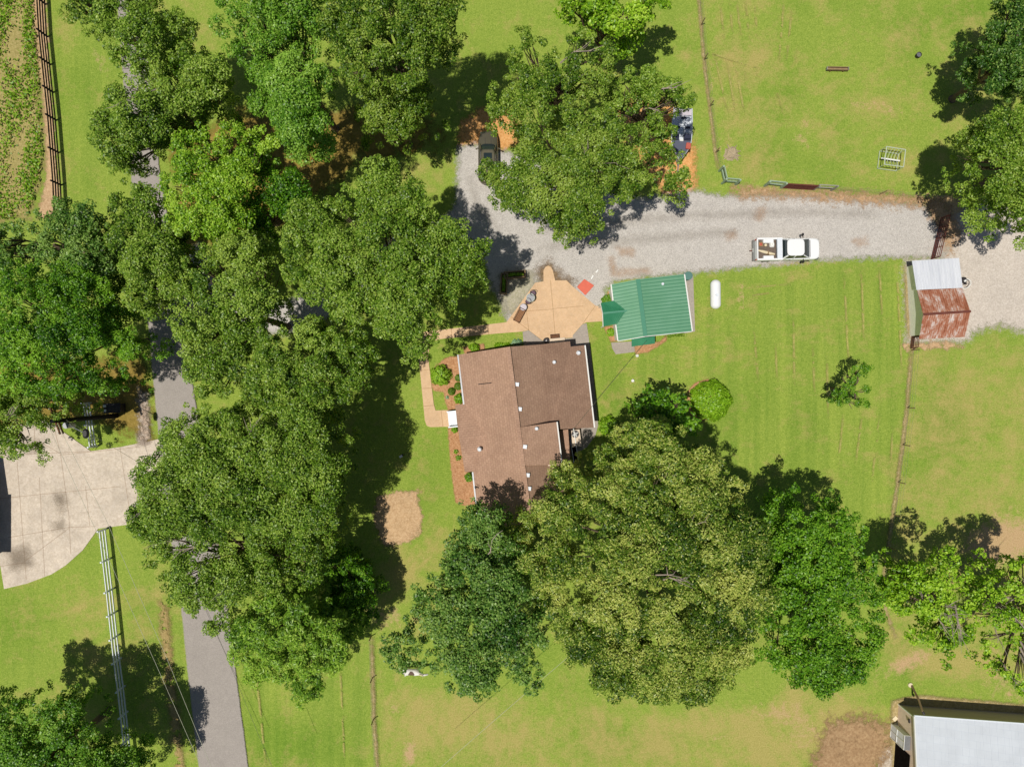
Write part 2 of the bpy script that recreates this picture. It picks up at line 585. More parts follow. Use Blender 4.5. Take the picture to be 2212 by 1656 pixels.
# ------------------------------------------------------------------ ground sheets
def poly_sd(P, poly):
    """signed distance (positive inside) of points P (n,2) to polygon"""
    poly = np.asarray(poly, float)
    A, B = poly, np.roll(poly, -1, 0)
    d = np.full(len(P), 1e9)
    ins = np.zeros(len(P), bool)
    for a, b in zip(A, B):
        ab = b - a
        ap = P - a
        t = np.clip((ap @ ab) / max(ab @ ab, 1e-9), 0, 1)
        d = np.minimum(d, np.hypot(*(ap - t[:, None] * ab).T))
        c = ((a[1] > P[:, 1]) != (b[1] > P[:, 1]))
        with np.errstate(divide='ignore', invalid='ignore'):
            xi = (b[0] - a[0]) * (P[:, 1] - a[1]) / (b[1] - a[1]) + a[0]
        ins ^= c & (P[:, 0] < xi)
    return np.where(ins, d, -d)


def np_mesh(name, verts, faces, mat, attrs=None, domain='POINT'):
    me = bpy.data.meshes.new(name)
    nf, k = faces.shape
    me.vertices.add(len(verts))
    me.vertices.foreach_set('co', np.asarray(verts, np.float32).ravel())
    me.loops.add(nf * k)
    me.loops.foreach_set('vertex_index', faces.astype(np.int32).ravel())
    me.polygons.add(nf)
    me.polygons.foreach_set('loop_start', np.arange(0, nf * k, k, dtype=np.int32))
    for an, av in (attrs or {}).items():
        a = me.attributes.new(an, 'FLOAT', domain)
        a.data.foreach_set('value', np.asarray(av, np.float32))
    me.update(calc_edges=True)
    me.materials.append(M(mat))
    o = bpy.data.objects.new(name, me)
    COL.objects.link(o)
    return o


def grid(xs, ys):
    X, Y = np.meshgrid(xs, ys)
    nx = len(xs)
    i = np.arange(len(ys) - 1)[:, None] * nx + np.arange(nx - 1)[None]
    F = np.stack([i, i + 1, i + nx + 1, i + nx], -1).reshape(-1, 4)
    return np.stack([X.ravel(), Y.ravel()], -1), F


ZL = [0.004]


def patch(name, pts, mat, margin=0.8, step=0.3, label=None):
    P = [tuple(V(*p)[:2]) for p in pts]
    xs = [p[0] for p in P]
    ys = [p[1] for p in P]
    G, F = grid(np.arange(min(xs) - margin, max(xs) + margin + step, step), np.arange(min(ys) - margin, max(ys) + margin + step, step))
    sd = poly_sd(G, P)
    keep = (sd[F].max(1) > -margin)
    F = F[keep]
    u, inv = np.unique(F, return_inverse=True)
    F = inv.reshape(F.shape)
    z = ZL[0]
    ZL[0] += 0.004
    o = np_mesh(name, np.column_stack([G[u], np.full(len(u), z)]), F, mat, {'sd': sd[u]})
    return tag(o, kind='structure')


def ribbons(name, lines, mat, step=0.5, z=None, kind='structure'):
    """lines: list of (points in survey px, half width in metres)"""
    vs, fs, sd = [], [], []
    for pts, hw in lines:
        W = [V(*p) for p in pts]
        R = [W[0]]
        for a, b in zip(W, W[1:]):
            n = max(1, int((b - a).length / step))
            R += [a.lerp(b, (k + 1) / n) for k in range(n)]
        # light wobble
        i0 = len(vs)
        for k, p in enumerate(R):
            d = (R[min(k + 1, len(R) - 1)] - R[max(k - 1, 0)]).normalized()
            nrm = Vector((-d.y, d.x, 0))
            endf = min(1.0, min(k, len(R) - 1 - k) / 3.0)
            p = p + nrm * random.uniform(-1, 1) * min(0.05, hw * .2)
            for s_, q in ((-2.2, -1.2 * hw), (0, hw * endf - (1 - endf) * .1), (2.2, -1.2 * hw)):
                vs.append((p.x + nrm.x * hw * s_, p.y + nrm.y * hw * s_, z if z else ZL[0]))
                sd.append(q)
        for k in range(len(R) - 1):
            for j in (0, 1):
                a = i0 + k * 3 + j
                fs.append([a, a + 1, a + 4, a + 3])
    ZL[0] += 0.004
    o = np_mesh(name, np.array(vs), np.array(fs), mat, {'sd': sd})
    return tag(o, kind=kind)


def make_ground():
    fine = np.arange(-60, 60.01, 0.4)
    far = np.array([-400, -250, -150, -100, -75])
    ax = np.concatenate([far, fine, -far[::-1]])
    G, F = grid(ax, ax)
    px, py = G[:, 0] * PX + 1106, 828 - G[:, 1] * PX
    dry = np.full(len(G), 0.12)
    lush = np.zeros(len(G))
    bare = np.zeros(len(G))

    def blob(arr, x, y, rx, ry, s, rot=0):
        c, sn = math.cos(math.radians(rot)), math.sin(math.radians(rot))
        dx, dy = px - x, py - y
        u, v_ = (dx * c + dy * sn) / rx, (-dx * sn + dy * c) / ry
        arr += s * np.exp(-(u * u + v_ * v_) * 1.2)

    # pastures drier than the mown lawn
    for poly, s in (([(1965, 770), (1920, 1180), (1900, 1430), (2400, 1500), (2400, 720)], 0.42),
                    ([(815, 1480), (1500, 1540), (1950, 1500), (1950, 1900), (815, 1900)], 0.38),
                    ([(1525, -50), (1545, 400), (2030, 425), (2300, 300), (2300, -50)], 0.17),
                    ([(800, 1150), (1000, 1150), (960, 1450), (800, 1450)], 0.2),
                    ([(0, 1250), (500, 1250), (560, 1700), (0, 1700)], 0.12)):
        arr = poly_sd(np.column_stack([px, py]), poly)
        dry += s * np.clip(arr / 60 + 0.5, 0, 1)
    for a in ((700, 330, 160, 60, .5), (430, 90, 40, 60, .35), (880, 385, 80, 60, .3), (1610, 150, 90, 200, .35), (1900, 235, 80, 30, .4, -5),
              (2100, 210, 60, 50, .4), (1730, 60, 120, 60, -.2), (1500, 30, 30, 30, .1), (1160, 60, 80, 20, .2),
              (470, 1430, 60, 110, .0), (290, 1330, 60, 100, .35), (180, 1300, 40, 60, .3), (190, 1400, 50, 60, .35), (1590, 1550, 160, 40, .5),
              (1680, 1600, 120, 60, .6), (1400, 1620, 100, 30, .4), (1000, 1540, 100, 60, .35), (1120, 1600, 80, 30, .3), (1850, 1520, 60, 40, .4), (1350, 1530, 120, 30, .3), (2050, 1430, 100, 40, .5), (1460, 960, 60, 40, .3),
              (1730, 1500, 60, 40, .5), (900, 1560, 60, 80, .3), (870, 1240, 60, 60, .45), (945, 1170, 60, 40, .3), (140, 60, 30, 50, .5),
              (1395, 820, 60, 40, .2), (1560, 740, 90, 80, .2), (1300, 130, 60, 40, .4), (1490, 120, 30, 60, .2), (2100, 850, 120, 120, .1)):
        blob(dry, *a)
    for a in ((2040, 880, 60, 110, .9), (2000, 1010, 50, 60, .6), (1080, 200, 60, 120, .3), (2090, 20, 70, 70, .9), (2000, 60, 60, 90, .4), (930, 1000, 60, 120, .5),
              (1300, 1600, 180, 50, .6), (700, 1600, 100, 80, .4), (1600, 820, 60, 60, .35), (1650, 1000, 120, 120, .3), (1700, 200, 40, 110, .5, 10),
              (1290, 770, 30, 60, .4), (60, 1350, 90, 90, .5), (1760, 350, 120, 50, .35), (170, 250, 50, 200, .2), (560, 1600, 60, 80, .5),
              (1960, 1430, 30, 60, .4), (1000, 730, 40, 10, .5), (630, 1600, 60, 60, .4)):
        blob(lush, *a)
    for a in ((1880, 226, 60, 9, .62, 3), (1915, 240, 40, 6, .55, 3), (1600, 655, 6, 26, .9), (1603, 625, 7, 40, .4), (1367, 822, 13, 13, .55), (1376, 768, 14, 12, .45),
              (1730, 292, 30, 40, .42), (2190, 1165, 110, 62, .95), (2130, 1190, 50, 40, .5), (1835, 420, 240, 8, .6, 2), (1650, 410, 70, 12, .6),
              (1225, 1555, 20, 12, .3), (1090, 1580, 30, 10, .35), (1690, 1540, 80, 30, .5), (1740, 1590, 60, 40, .45), (850, 1535, 14, 20, .55),
              (885, 1625, 16, 32, .9), (1540, 1590, 60, 20, .3), (1960, 1430, 70, 22, .85, -25), (920, 1200, 30, 20, .3), (960, 1100, 0.1, .1, 0),
              (2060, 480, 40, 60, .9), (2020, 440, 60, 14, .7), (1345, 640, 20, 40, .45), (1575, 330, 8, 60, .35), (1536, 180, 5, 90, .5), (1560, 300, 6, 60, .5),
              (215, 130, 12, 40, .6, -30), (230, 420, 8, 30, .4), (905, 1340, 25, 20, .35), (830, 1330, 60, 30, .6), (2200, 1500, 60, 30, .2),
              (280, 900, 30, 20, .7), (260, 860, 40, 20, .6), (2160, 1450, 60, 80, .45), (700, 270, 80, 50, .6), (590, 280, 60, 60, .6), (650, 330, 60, 30, .5),
              (150, 20, 14, 40, .3), (1800, 1490, 40, 30, .4), (1475, 575, 60, 8, .8), (1620, 572, 260, 7, .7, -2), (1200, 1500, 30, 10, .2), (1990, 745, 90, 8, .5)):
        if a[4]:
            blob(bare, *a)
    mow = np.full(len(G), 0.12)
    for poly, q in (([(1290, 700), (1500, 590), (1955, 560), (1960, 760), (1905, 1260), (1620, 1200), (1560, 950), (1290, 940)], .85), ([(520, 1380), (800, 1380), (812, 1700), (545, 1700)], .8), ([(100, -50), (260, -50), (300, 450), (140, 450)], .5), ([(-50, 1250), (380, 1250), (420, 1700), (-50, 1700)], .3)):
        mow += q * np.clip(poly_sd(np.column_stack([px, py]), poly) / 30 + .5, 0, 1)
    o = np_mesh('ground', np.column_stack([G, np.zeros(len(G))]), F, 'lawn', {'dry': np.clip(dry, 0, 1), 'lush': np.clip(lush, 0, 1), 'bare': np.clip(bare, 0, 1), 'mow': np.clip(mow, 0, 1)})
    tag(o, kind='structure')


make_ground()

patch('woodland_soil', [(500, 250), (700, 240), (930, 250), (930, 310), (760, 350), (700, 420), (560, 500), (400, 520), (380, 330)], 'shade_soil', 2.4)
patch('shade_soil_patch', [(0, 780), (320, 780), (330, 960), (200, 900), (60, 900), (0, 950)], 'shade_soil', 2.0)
patch('field_margin', [(60, -40), (95, -40), (110, 200), (130, 430), (125, 470), (80, 470), (100, 380), (90, 200), (70, 80)], 'pale_straw', 1.0)
patch('crop_field', [(-60, -40), (62, -40), (80, 150), (92, 330), (84, 400), (60, 470), (-60, 480)], 'weeds', 1.2)
patch('straw_ground', [(1000, 262), (1040, 236), (1110, 240), (1120, 300), (1080, 335), (1040, 315), (990, 315)], 'straw', 1.2)
patch('straw_ground', [(1320, 235), (1390, 195), (1440, 225), (1470, 250), (1498, 320), (1503, 400), (1485, 440), (1470, 465), (1420, 400), (1370, 340)], 'straw', 1.0)
patch('gravel_lot', [(990, 318), (1030, 312), (1100, 330), (1250, 400), (1400, 430), (1500, 412), (1560, 424), (1640, 418), (1760, 420), (1900, 430), (2000, 442), (2018, 470),
                     (2040, 500), (2048, 560), (1960, 556), (1890, 556), (1760, 562), (1640, 574), (1560, 582), (1500, 588), (1330, 606), (1308, 625), (1310, 660), (1290, 668),
                     (1100, 702), (1083, 655), (1062, 620), (1050, 580), (1000, 530), (960, 500), (985, 440), (988, 380)], 'gravel_mat', 1.2)
patch('dirt_lot', [(2040, 470), (2120, 440), (2300, 480), (2300, 722), (2212, 716), (2158, 702), (2108, 714), (2088, 735), (2000, 742), (1960, 740), (1955, 560), (2036, 562)], 'tan_gravel', 1.6)
patch('brown_dirt', [(1990, 432), (2035, 432), (2060, 470), (2075, 500), (2052, 540), (2036, 500), (2015, 470)], 'bare_soil', 1.0)
patch('brown_dirt', [(1580, 406), (1660, 412), (1800, 416), (1950, 424), (2010, 436), (1990, 444), (1850, 436), (1700, 424), (1600, 424)], 'bare_soil', 1.0)
patch('gravel_stain', [(1630, 455), (1650, 450), (1655, 462), (1640, 476), (1632, 470)], 'rust_stain', 0.8)
patch('gravel_stain', [(1843, 520), (1868, 515), (1872, 526), (1855, 530)], 'rust_stain', 0.8)
patch('gravel_stain', [(1568, 505), (1585, 500), (1588, 512), (1575, 518)], 'rust_stain', 0.8)
patch('gravel_stain', [(1316, 556), (1324, 560), (1332, 586), (1400, 580), (1402, 590), (1322, 594)], 'rust_stain', 0.8)
patch('gravel_stain', [(1335, 535), (1370, 540), (1366, 552), (1340, 550)], 'rust_stain', 0.8)
patch('wet_gravel', [(1160, 585), (1185, 566), (1200, 580), (1212, 598), (1238, 604), (1240, 612), (1165, 614)], 'dark_stain', 0.8)
patch('scrub_patch', [(1085, 600), (1150, 590), (1165, 612), (1110, 680), (1085, 665)], 'scrub', 0.9)
patch('bare_circle', [(816, 1075), (850, 1062), (905, 1062), (902, 1085), (912, 1110), (908, 1150), (880, 1172), (830, 1180), (812, 1140), (808, 1100)], 'pale_straw', 1.0)
patch('burnt_soil', [(1790, 1560), (1850, 1548), (1910, 1560), (1930, 1600), (1900, 1656), (1900, 1750), (1730, 1750), (1760, 1640)], 'brown_soil', 2.0)
patch('stone_strip', [(300, 930), (318, 930), (322, 950), (316, 960), (300, 958)], 'rocks', 0.5, 0.2)
patch('rock_ditch', [(300, 840), (318, 850), (324, 945), (304, 950)], 'rocks', 0.5, 0.2)
patch('barn_gravel', [(1925, 1512), (1980, 1500), (2100, 1510), (2300, 1530), (2300, 1560), (1960, 1560), (1945, 1700), (1925, 1700)], 'fenceline', 0.6)
patch('shed_verge', [(1952, 745), (2030, 738), (2060, 742), (2080, 750), (2000, 752), (1958, 756)], 'pale_straw', 0.5)
patch('round_bed', [(1483, 850), (1498, 828), (1530, 818), (1545, 850), (1530, 905), (1505, 908), (1487, 890)], 'mulch', 0.5)
ribbons('ditch', [([(352, 1290), (360, 1380), (368, 1480), (380, 1560), (392, 1700)], 0.42)], 'verge')
ribbons('mower_tracks', [([(1474.6 + a * .3335, 552.2 + b * .3335), (1474.6 + c * .3335, 552.2 + d * .3335)], 0.07) for a, b, c, d in
                         ((1155, 80, 1170, 560), (1270, 60, 1290, 420), (1385, 90, 1415, 750), (1045, 120, 1070, 700), (715, 380, 722, 850), (600, 560, 608, 820), (455, 440, 488, 820),
                          (1040, 1020, 1000, 1400), (1165, 1000, 1115, 1360), (1275, 1020, 1220, 1470), (1360, 1100, 1340, 1380), (930, 640, 940, 1060), (840, 560, 850, 900))] +
        [([(1474.6 + a * .3335, b * .3335), (1474.6 + c * .3335, d * .3335)], 0.07) for a, b, c, d in
         ((240, 0, 265, 270), (300, 0, 325, 270), (350, 0, 375, 260), (405, 0, 430, 270), (465, 0, 478, 260), (655, 0, 620, 420), (705, 60, 670, 400), (285, 390, 340, 750), (345, 440, 400, 760),
          (400, 440, 410, 560), (200, 340, 290, 740), (130, 330, 530, 460), (740, 290, 720, 430), (470, 430, 480, 520), (600, 560, 650, 760))] +
        [([(735, 1430), (745, 1656)], 0.06), ([(553, 1440), (575, 1656)], 0.07), ([(1545, 650), (1560, 640)], 0.05), ([(1610, 622), (1710, 614)], 0.05), ([(1605, 640), (1690, 630)], 0.05)], 'track')
ribbons('fence_line_soil', [([(1508, -20), (1514, 60), (1520, 130), (1528, 200), (1545, 330), (1552, 372)], 0.1),
                            ([(1968, 756), (1964, 800), (1958, 880), (1948, 960), (1938, 1040), (1928, 1110), (1918, 1180), (1905, 1260), (1912, 1320), (1935, 1380)], 0.13),
                            ([(803, 1372), (805, 1450), (808, 1550), (816, 1670)], 0.13),
                            ([(1955, 570), (1958, 650), (1962, 735)], 0.14)], 'fenceline')

# road and hard paving
ribbons('wheel_tracks', [([(1160, 535), (1300, 524), (1460, 512), (1600, 500)], 0.28), ([(1160, 500), (1300, 482), (1460, 468), (1700, 458), (1900, 464)], 0.28), ([(1015, 380), (1030, 440), (1080, 500)], 0.25)], 'rut')
ribbons_pts_l = [(431, 1700), (431, 1656), (405, 1437), (393, 1310), (360, 1100), (345, 949), (337, 869), (323, 719), (305, 560), (283, 370), (268, 180), (250, -60)]
ribbons_pts_r = [(540, 1700), (537, 1656), (510, 1450), (493, 1320), (460, 1100), (435, 930), (423, 869), (400, 720), (380, 560), (347, 380), (325, 180), (305, -60)]
patch('road', ribbons_pts_l + ribbons_pts_r[::-1], 'asphalt', 0.4, 0.25)
patch('side_lane', [(375, 560), (430, 530), (470, 620), (600, 660), (700, 620), (850, 520), (980, 460), (1000, 500), (880, 560), (740, 670), (620, 720), (500, 720), (400, 660)], 'gravel_mat', 1.0)


def slab(name, pts, mat, joints=(), jm='joint', z=0.075, jw=0.045):
    mb = MB()
    mb.prism([V(*p) for p in pts], 0.0, z)
    mb.cur = 1
    for a, b in joints:
        p, q = V(*a), V(*b)
        d = (q - p).normalized()
        n = Vector((-d.y, d.x, 0)) * jw / 2
        k = [(x.x, x.y, z + 0.004) for x in (p - n, q - n, q + n, p + n)]
        mb.face(k)
    return tag(mb.build(name, [mat, jm]), kind='structure')


slab('concrete_driveway', [(-120, 925), (0, 925), (60, 915), (95, 905), (126, 924), (160, 948), (197, 974), (260, 965), (330, 951), (346, 947), (353, 1010), (362, 1104), (300, 1129), (213, 1141), (180, 1187), (143, 1220), (113, 1239),
                          (60, 1259), (10, 1271), (2, 1221), (-120, 1225)], 'concrete_pale',
     [((0, 983), (197, 974)), ((38, 995), (58, 1250)), ((0, 1076), (262, 1050)), ((132, 980), (150, 1113)), ((86, 1030), (98, 1244)), ((18, 1160), (150, 1138)), ((150, 1138), (208, 1136)),
      ((150, 1113), (154, 1195)), ((186, 1050), (195, 1135)), ((75, 917), (77, 980)), ((118, 922), (132, 980)), ((85, 952), (130, 978)), ((56, 1210), (150, 1140)), ((2, 1222), (56, 1214)), ((260, 965), (285, 1128)), ((132, 982), (300, 965))], 'joint_grey')
for q in ([(122, 1070), (138, 1068), (142, 1085), (134, 1104), (126, 1090)], [(118, 1130), (134, 1128), (136, 1142), (120, 1144)], [(60, 960), (84, 950), (92, 966), (66, 974)], [(20, 1190), (60, 1180), (70, 1220), (30, 1228)]):
    patch('paving_stain', q, 'oil_stain', 0.6, 0.2)
slab('patio', [(1174, 608), (1174, 584), (1178, 577), (1184, 574), (1190, 577), (1194, 584), (1199, 606), (1224, 606), (1237, 619), (1286, 660), (1302, 664), (1302, 694), (1267, 696), (1258, 700), (1237, 724), (1237, 729),
               (1171, 735), (1142, 713), (1129, 716), (1066, 721), (954, 732), (927, 738), (926, 779), (937, 872), (941, 886), (975, 885), (975, 921), (930, 922), (922, 919), (918, 908), (906, 786), (902, 742), (904, 722), (920, 716), (957, 712),
               (1094, 696), (1112, 672), (1156, 611)], 'concrete_tan',
     [((1189, 606), (1200, 733)), ((1136, 672), (1192, 668)), ((1193, 667), (1260, 661)), ((1136, 660), (1142, 713)), ((1104, 684), (1142, 713)), ((1286, 660), (1258, 700)),
      ((1014, 705), (1016, 726)), ((1054, 701), (1056, 722)), ((907, 800), (928, 798)), ((912, 839), (933, 838)), ((915, 877), (938, 875)), ((953, 886), (957, 921)), ((975, 709), (976, 730))], 'joint')
slab('grey_paving', [(1129, 716.5), (1142, 713.5), (1171, 735.5), (1237, 729.5), (1237, 724.5), (1258, 700.5), (1267, 698), (1276, 760), (1292, 918), (1286, 940), (1268, 965), (1235, 985), (1220, 985), (1220, 780), (1140, 780), (1131, 745)], 'concrete_grey', (), z=0.055)
slab('shed_paving', [(1320, 740), (1370, 737), (1372, 760), (1330, 765), (1322, 752)], 'concrete_grey', ())
slab('side_paving', [(1482, 600), (1497, 596), (1501, 716), (1478, 720)], 'concrete_grey', ())
slab('barn_slab', [(1900, 1616), (1940, 1604), (1958, 1606), (1962, 1700), (1890, 1700)], 'concrete_pale', ())
for q in ([(931, 799), (964, 772), (989, 769), (1006, 872), (990, 882), (967, 886), (959, 846), (937, 844), (934, 835)], [(967, 923), (990, 920), (1010, 1019), (1030, 1022), (1040, 1082), (1011, 1092), (984, 1084), (977, 1036)],
          [(1001, 749), (1045, 742), (1048, 760), (1003, 765)], [(1304, 705), (1340, 702), (1342, 737), (1318, 738)], [(1312, 630), (1330, 622), (1334, 655), (1304, 660)], [(1370, 745), (1425, 738), (1440, 722), (1440, 735), (1400, 760), (1372, 765)]):
    patch('mulch_bed', q, 'mulch', 0.3, 0.15)


# ------------------------------------------------------------------ buildings
def window(parent, a, b, z0, z1, out):
    """window on a vertical wall between ground points a,b (world), out = outward normal"""
    a, b, out = Vector(a), Vector(b), Vector(out)
    mb = MB()
    A, B = a + out * .05, b + out * .05
    for (p, q) in (((A.x, A.y, z0), (B.x, B.y, z0)), ((A.x, A.y, z1), (B.x, B.y, z1)), ((A.x, A.y, z0), (A.x, A.y, z1)), ((B.x, B.y, z0), (B.x, B.y, z1))):
        mb.beam(p, q, .08, .08)
    f = mb.build('window', 'white_paint', parent)
    g = MB().face([(A.x, A.y, z0), (B.x, B.y, z0), (B.x, B.y, z1), (A.x, A.y, z1)])
    g.v = [(v[0] - out.x * .02, v[1] - out.y * .02, v[2]) for v in g.v]
    pane = g.build('pane', 'glass', f, world=False)
    pane.data.transform(Matrix.Translation(-Vector(parent.location)))
    return f


def walls(parent, pts, h, mat, z0=0.0, name='wall'):
    """pts: (x, y) world"""
    mb = MB()
    mb.prism(pts, z0, h)
    return mb.build(name, mat, parent)


def main_house():
    r = thing('house', 'single-storey brick house under a brown shingle roof beside the tan patio', 'house', V(1100, 900))
    hE, hR = 2.75, 5.6
    rN, rS = V(1098, 749, hR), V(1146, 1130, hR)
    # direction of ridge
    W1, W2 = V(989, 766, hE), V(1002, 874, hE)
    W5, W6 = V(1021, 1019, hE), V(1034, 1142, hE)
    mb = MB()
    ridge_at = lambda y0: rN.lerp(rS, (rN.y - y0) / (rN.y - rS.y))
    # west slope in three strips
    rA, rB = V(1113.7, 873, hR), V(1132.1, 1018.5, hR)
    mb.slab([W1, W2, rA, rN], .16)
    mb.slab([W2, W5, rB, rA], .16)
    mb.slab([W5, W6, rS, rB], .16)
    # east slope north part: steep then shallow addition
    hM, hX = 3.65, 3.05
    m1, m2 = V(1166, 744, hM), V(1186, 928, hM)
    rC = V(1122, 935, hR)
    mb.slab([rN, rC, m2, m1], .16)
    x1, x2, x3, x4 = V(1231.5, 737, hX), V(1232.5, 748.5, hX), V(1262.5, 745.5, hX), V(1283, 923, hX)
    mb.build('roof', 'shingle', r)
    mb = MB()
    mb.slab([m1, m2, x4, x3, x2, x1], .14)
    mb.build('addition_roof', 'shingle_darker', r)
    # south-east raised section
    mb = MB()
    hT = 4.3
    e1, e2 = V(1202, 911, hT), V(1213, 1003, hT)
    rD, rE2 = V(1121.5, 922, hR + .02), V(1137, 1004, hR + .02)
    rD2 = V(1133.5, 1005, hR + .02)
    mb.slab([V(1120, 923, hR + .02), V(1132, 1005, hR + .02), e2, e1], .18)
    mb.build('upper_roof', 'shingle', r)
    # south part of the east slope
    mb = MB()
    mb.slab([V(1132, 1005, hR), rS, V(1228, 1118, hE), V(1214, 995, hE)], .16)
    mb.build('south_roof', 'shingle', r)
    # porch cross gable on the west
    mb = MB()
    hP = 3.75
    pa, pb = V(983, 875, hE + .02), V(1004, 1019, hE + .02)
    pr = V(992, 946, hP)
    # apex where the porch ridge meets the main slope
    apex = V(1062, 938, hP + .03)
    mb.slab([pa, pr, apex, V(1003, 872, hE + .05)], .14)
    mb.slab([pr, pb, V(1022, 1018, hE + .05), apex], .14)
    mb.cur = 1
    mb.face([pa + Vector((.1, 0, -.1)), pb + Vector((.1, 0, -.1)), pr + Vector((.1, 0, -.1))])
    mb.build('porch_roof', ['shingle_cross', 'white_paint'], r)
    # ridge cap
    MB().beam(rN + Vector((0, 0, .03)), rS + Vector((0, 0, .03)), .32, .05).build('ridge_cap', 'shingle_cross', r)
    # lower lean-to roof / deck by the AC
    mb = MB()
    mb.slab([V(1207, 930, 2.5), V(1213, 1010, 2.5), V(1233, 1006, 2.4), V(1227, 927, 2.4)], .1)
    mb.build('lean_to_roof', 'shingle', r)
    # gutters
    g = MB()
    g.beam(W1, W2, .12, .12)
    g.build('gutter', 'grey_metal', r)
    MB().beam(x3 + Vector((.05, 0, -.05)), x4 + Vector((.05, 0, -.05)), .11, .11).build('gutter', 'white_paint', r)
    MB().beam(e1 + Vector((.05, 0, -.05)), e2 + Vector((.05, 0, -.05)), .10, .11).build('gutter', 'white_paint', r)
    MB().beam(W5, W6, .12, .12).build('gutter', 'grey_metal', r)
    # walls: everything lies under the roofs
    def wv(x, y):
        p = V(x, y, 2.7)
        return (p.x, p.y)
    wl = [wv(996, 772), wv(1008, 872), wv(1022, 875), wv(1030, 1014), wv(1040, 1135), wv(1222, 1112), wv(1207, 1000), wv(1197, 925), wv(1272, 915), wv(1254, 752), wv(1224, 755), wv(1222, 746), wv(1100, 758)]
    walls(r, wl, 2.6, 'house_brick')
    up = [wv(1120, 925), wv(1196, 914), wv(1207, 1000), wv(1132, 1008)]
    walls(r, up, 3.85, 'siding_beige', 2.6, 'upper_wall')
    mb = MB()
    mb.face([V(996, 772, 2.6), V(1222, 746, 2.9), V(1166, 752, 3.5), V(1099, 757, 5.3)])
    mb.build('gable_wall', 'white_paint', r)
    mb = MB()
    mb.prism([wv(1134, 1012), wv(1140, 1125), wv(1222, 1112), wv(1207, 1003)], 2.6, 2.62)
    mb.build('ceiling_board', 'white_paint', r)
    # porch posts and steps
    for y in (885, 925, 968, 1010):
        p = V(987 + (y - 885) * .14, y, 2.6)
        MB().box((p.x + .12, p.y, 1.3), (.14, .14, 2.55)).build('post', 'white_paint', r)
    p = Vector(wv(1212, 748) + (0,)) 
    mb = MB()
    mb.box((p.x - .3, p.y + .04, 1.05), (.95, .06, 2.1), .09)
    d = mb.build('door', 'white_paint', r)
    for x in (1030, 1065, 1130, 1165):
        a, b = wv(x, 772 - (x - 996) * .12 - .8), wv(x + 22, 772 - (x + 22 - 996) * .12 - .8)
        window(r, (*a, 0), (*b, 0), 1.0, 2.1, (.12, 1, 0))
    for y in (790, 835):
        a, b = wv(996 + (y - 772) * .12 - 1, y), wv(996 + (y + 24 - 772) * .12 - 1, y + 24)
        window(r, (*a, 0), (*b, 0), 1.0, 2.1, (-1, .12, 0))
    # roof vents
    def zr(x, y, h):
        return V(x, y, h)
    for x, y, h in ((1117, 830, 5.2), (1123, 883, 5.2), (1140, 1025, 5.3), (1143, 1054, 5.3), (1134, 964, 5.4)):
        p = zr(x, y, h)
        MB().box((p.x, p.y, h + .12), (.36, .36, .26), -.12, .85).build('roof_vent', 'white_vinyl', r)
    for x, y, h in ((1197, 782, 3.42), (1250, 762, 3.18), (1159, 925, 4.95), (1036, 970, 3.9)):
        p = zr(x, y, h)
        mb = MB()
        mb.tube([(p.x, p.y, h - .12), (p.x, p.y, h + .18)], [.07, .07], 10)
        mb.tube([(p.x, p.y, h + .18), (p.x, p.y, h + .26)], [.16, .10], 12)
        mb.tube([(p.x, p.y, h - .08), (p.x, p.y, h + .0)], [.2, .1], 12)
        mb.build('vent_pipe', 'white_vinyl', r)
    # service mast
    p = V(1236, 930, 4.4)
    MB().tube([(p.x, p.y, 2.3), (p.x, p.y, 4.3), (p.x + .12, p.y, 4.4)], .035).build('service_mast', 'grey_metal', r)
    # flashing lines on the west slope
    MB().beam(V(1033, 830, 3.95), V(1061, 827, 4.6), .05, .05).build('flashing', 'dark_metal', r)


main_house()


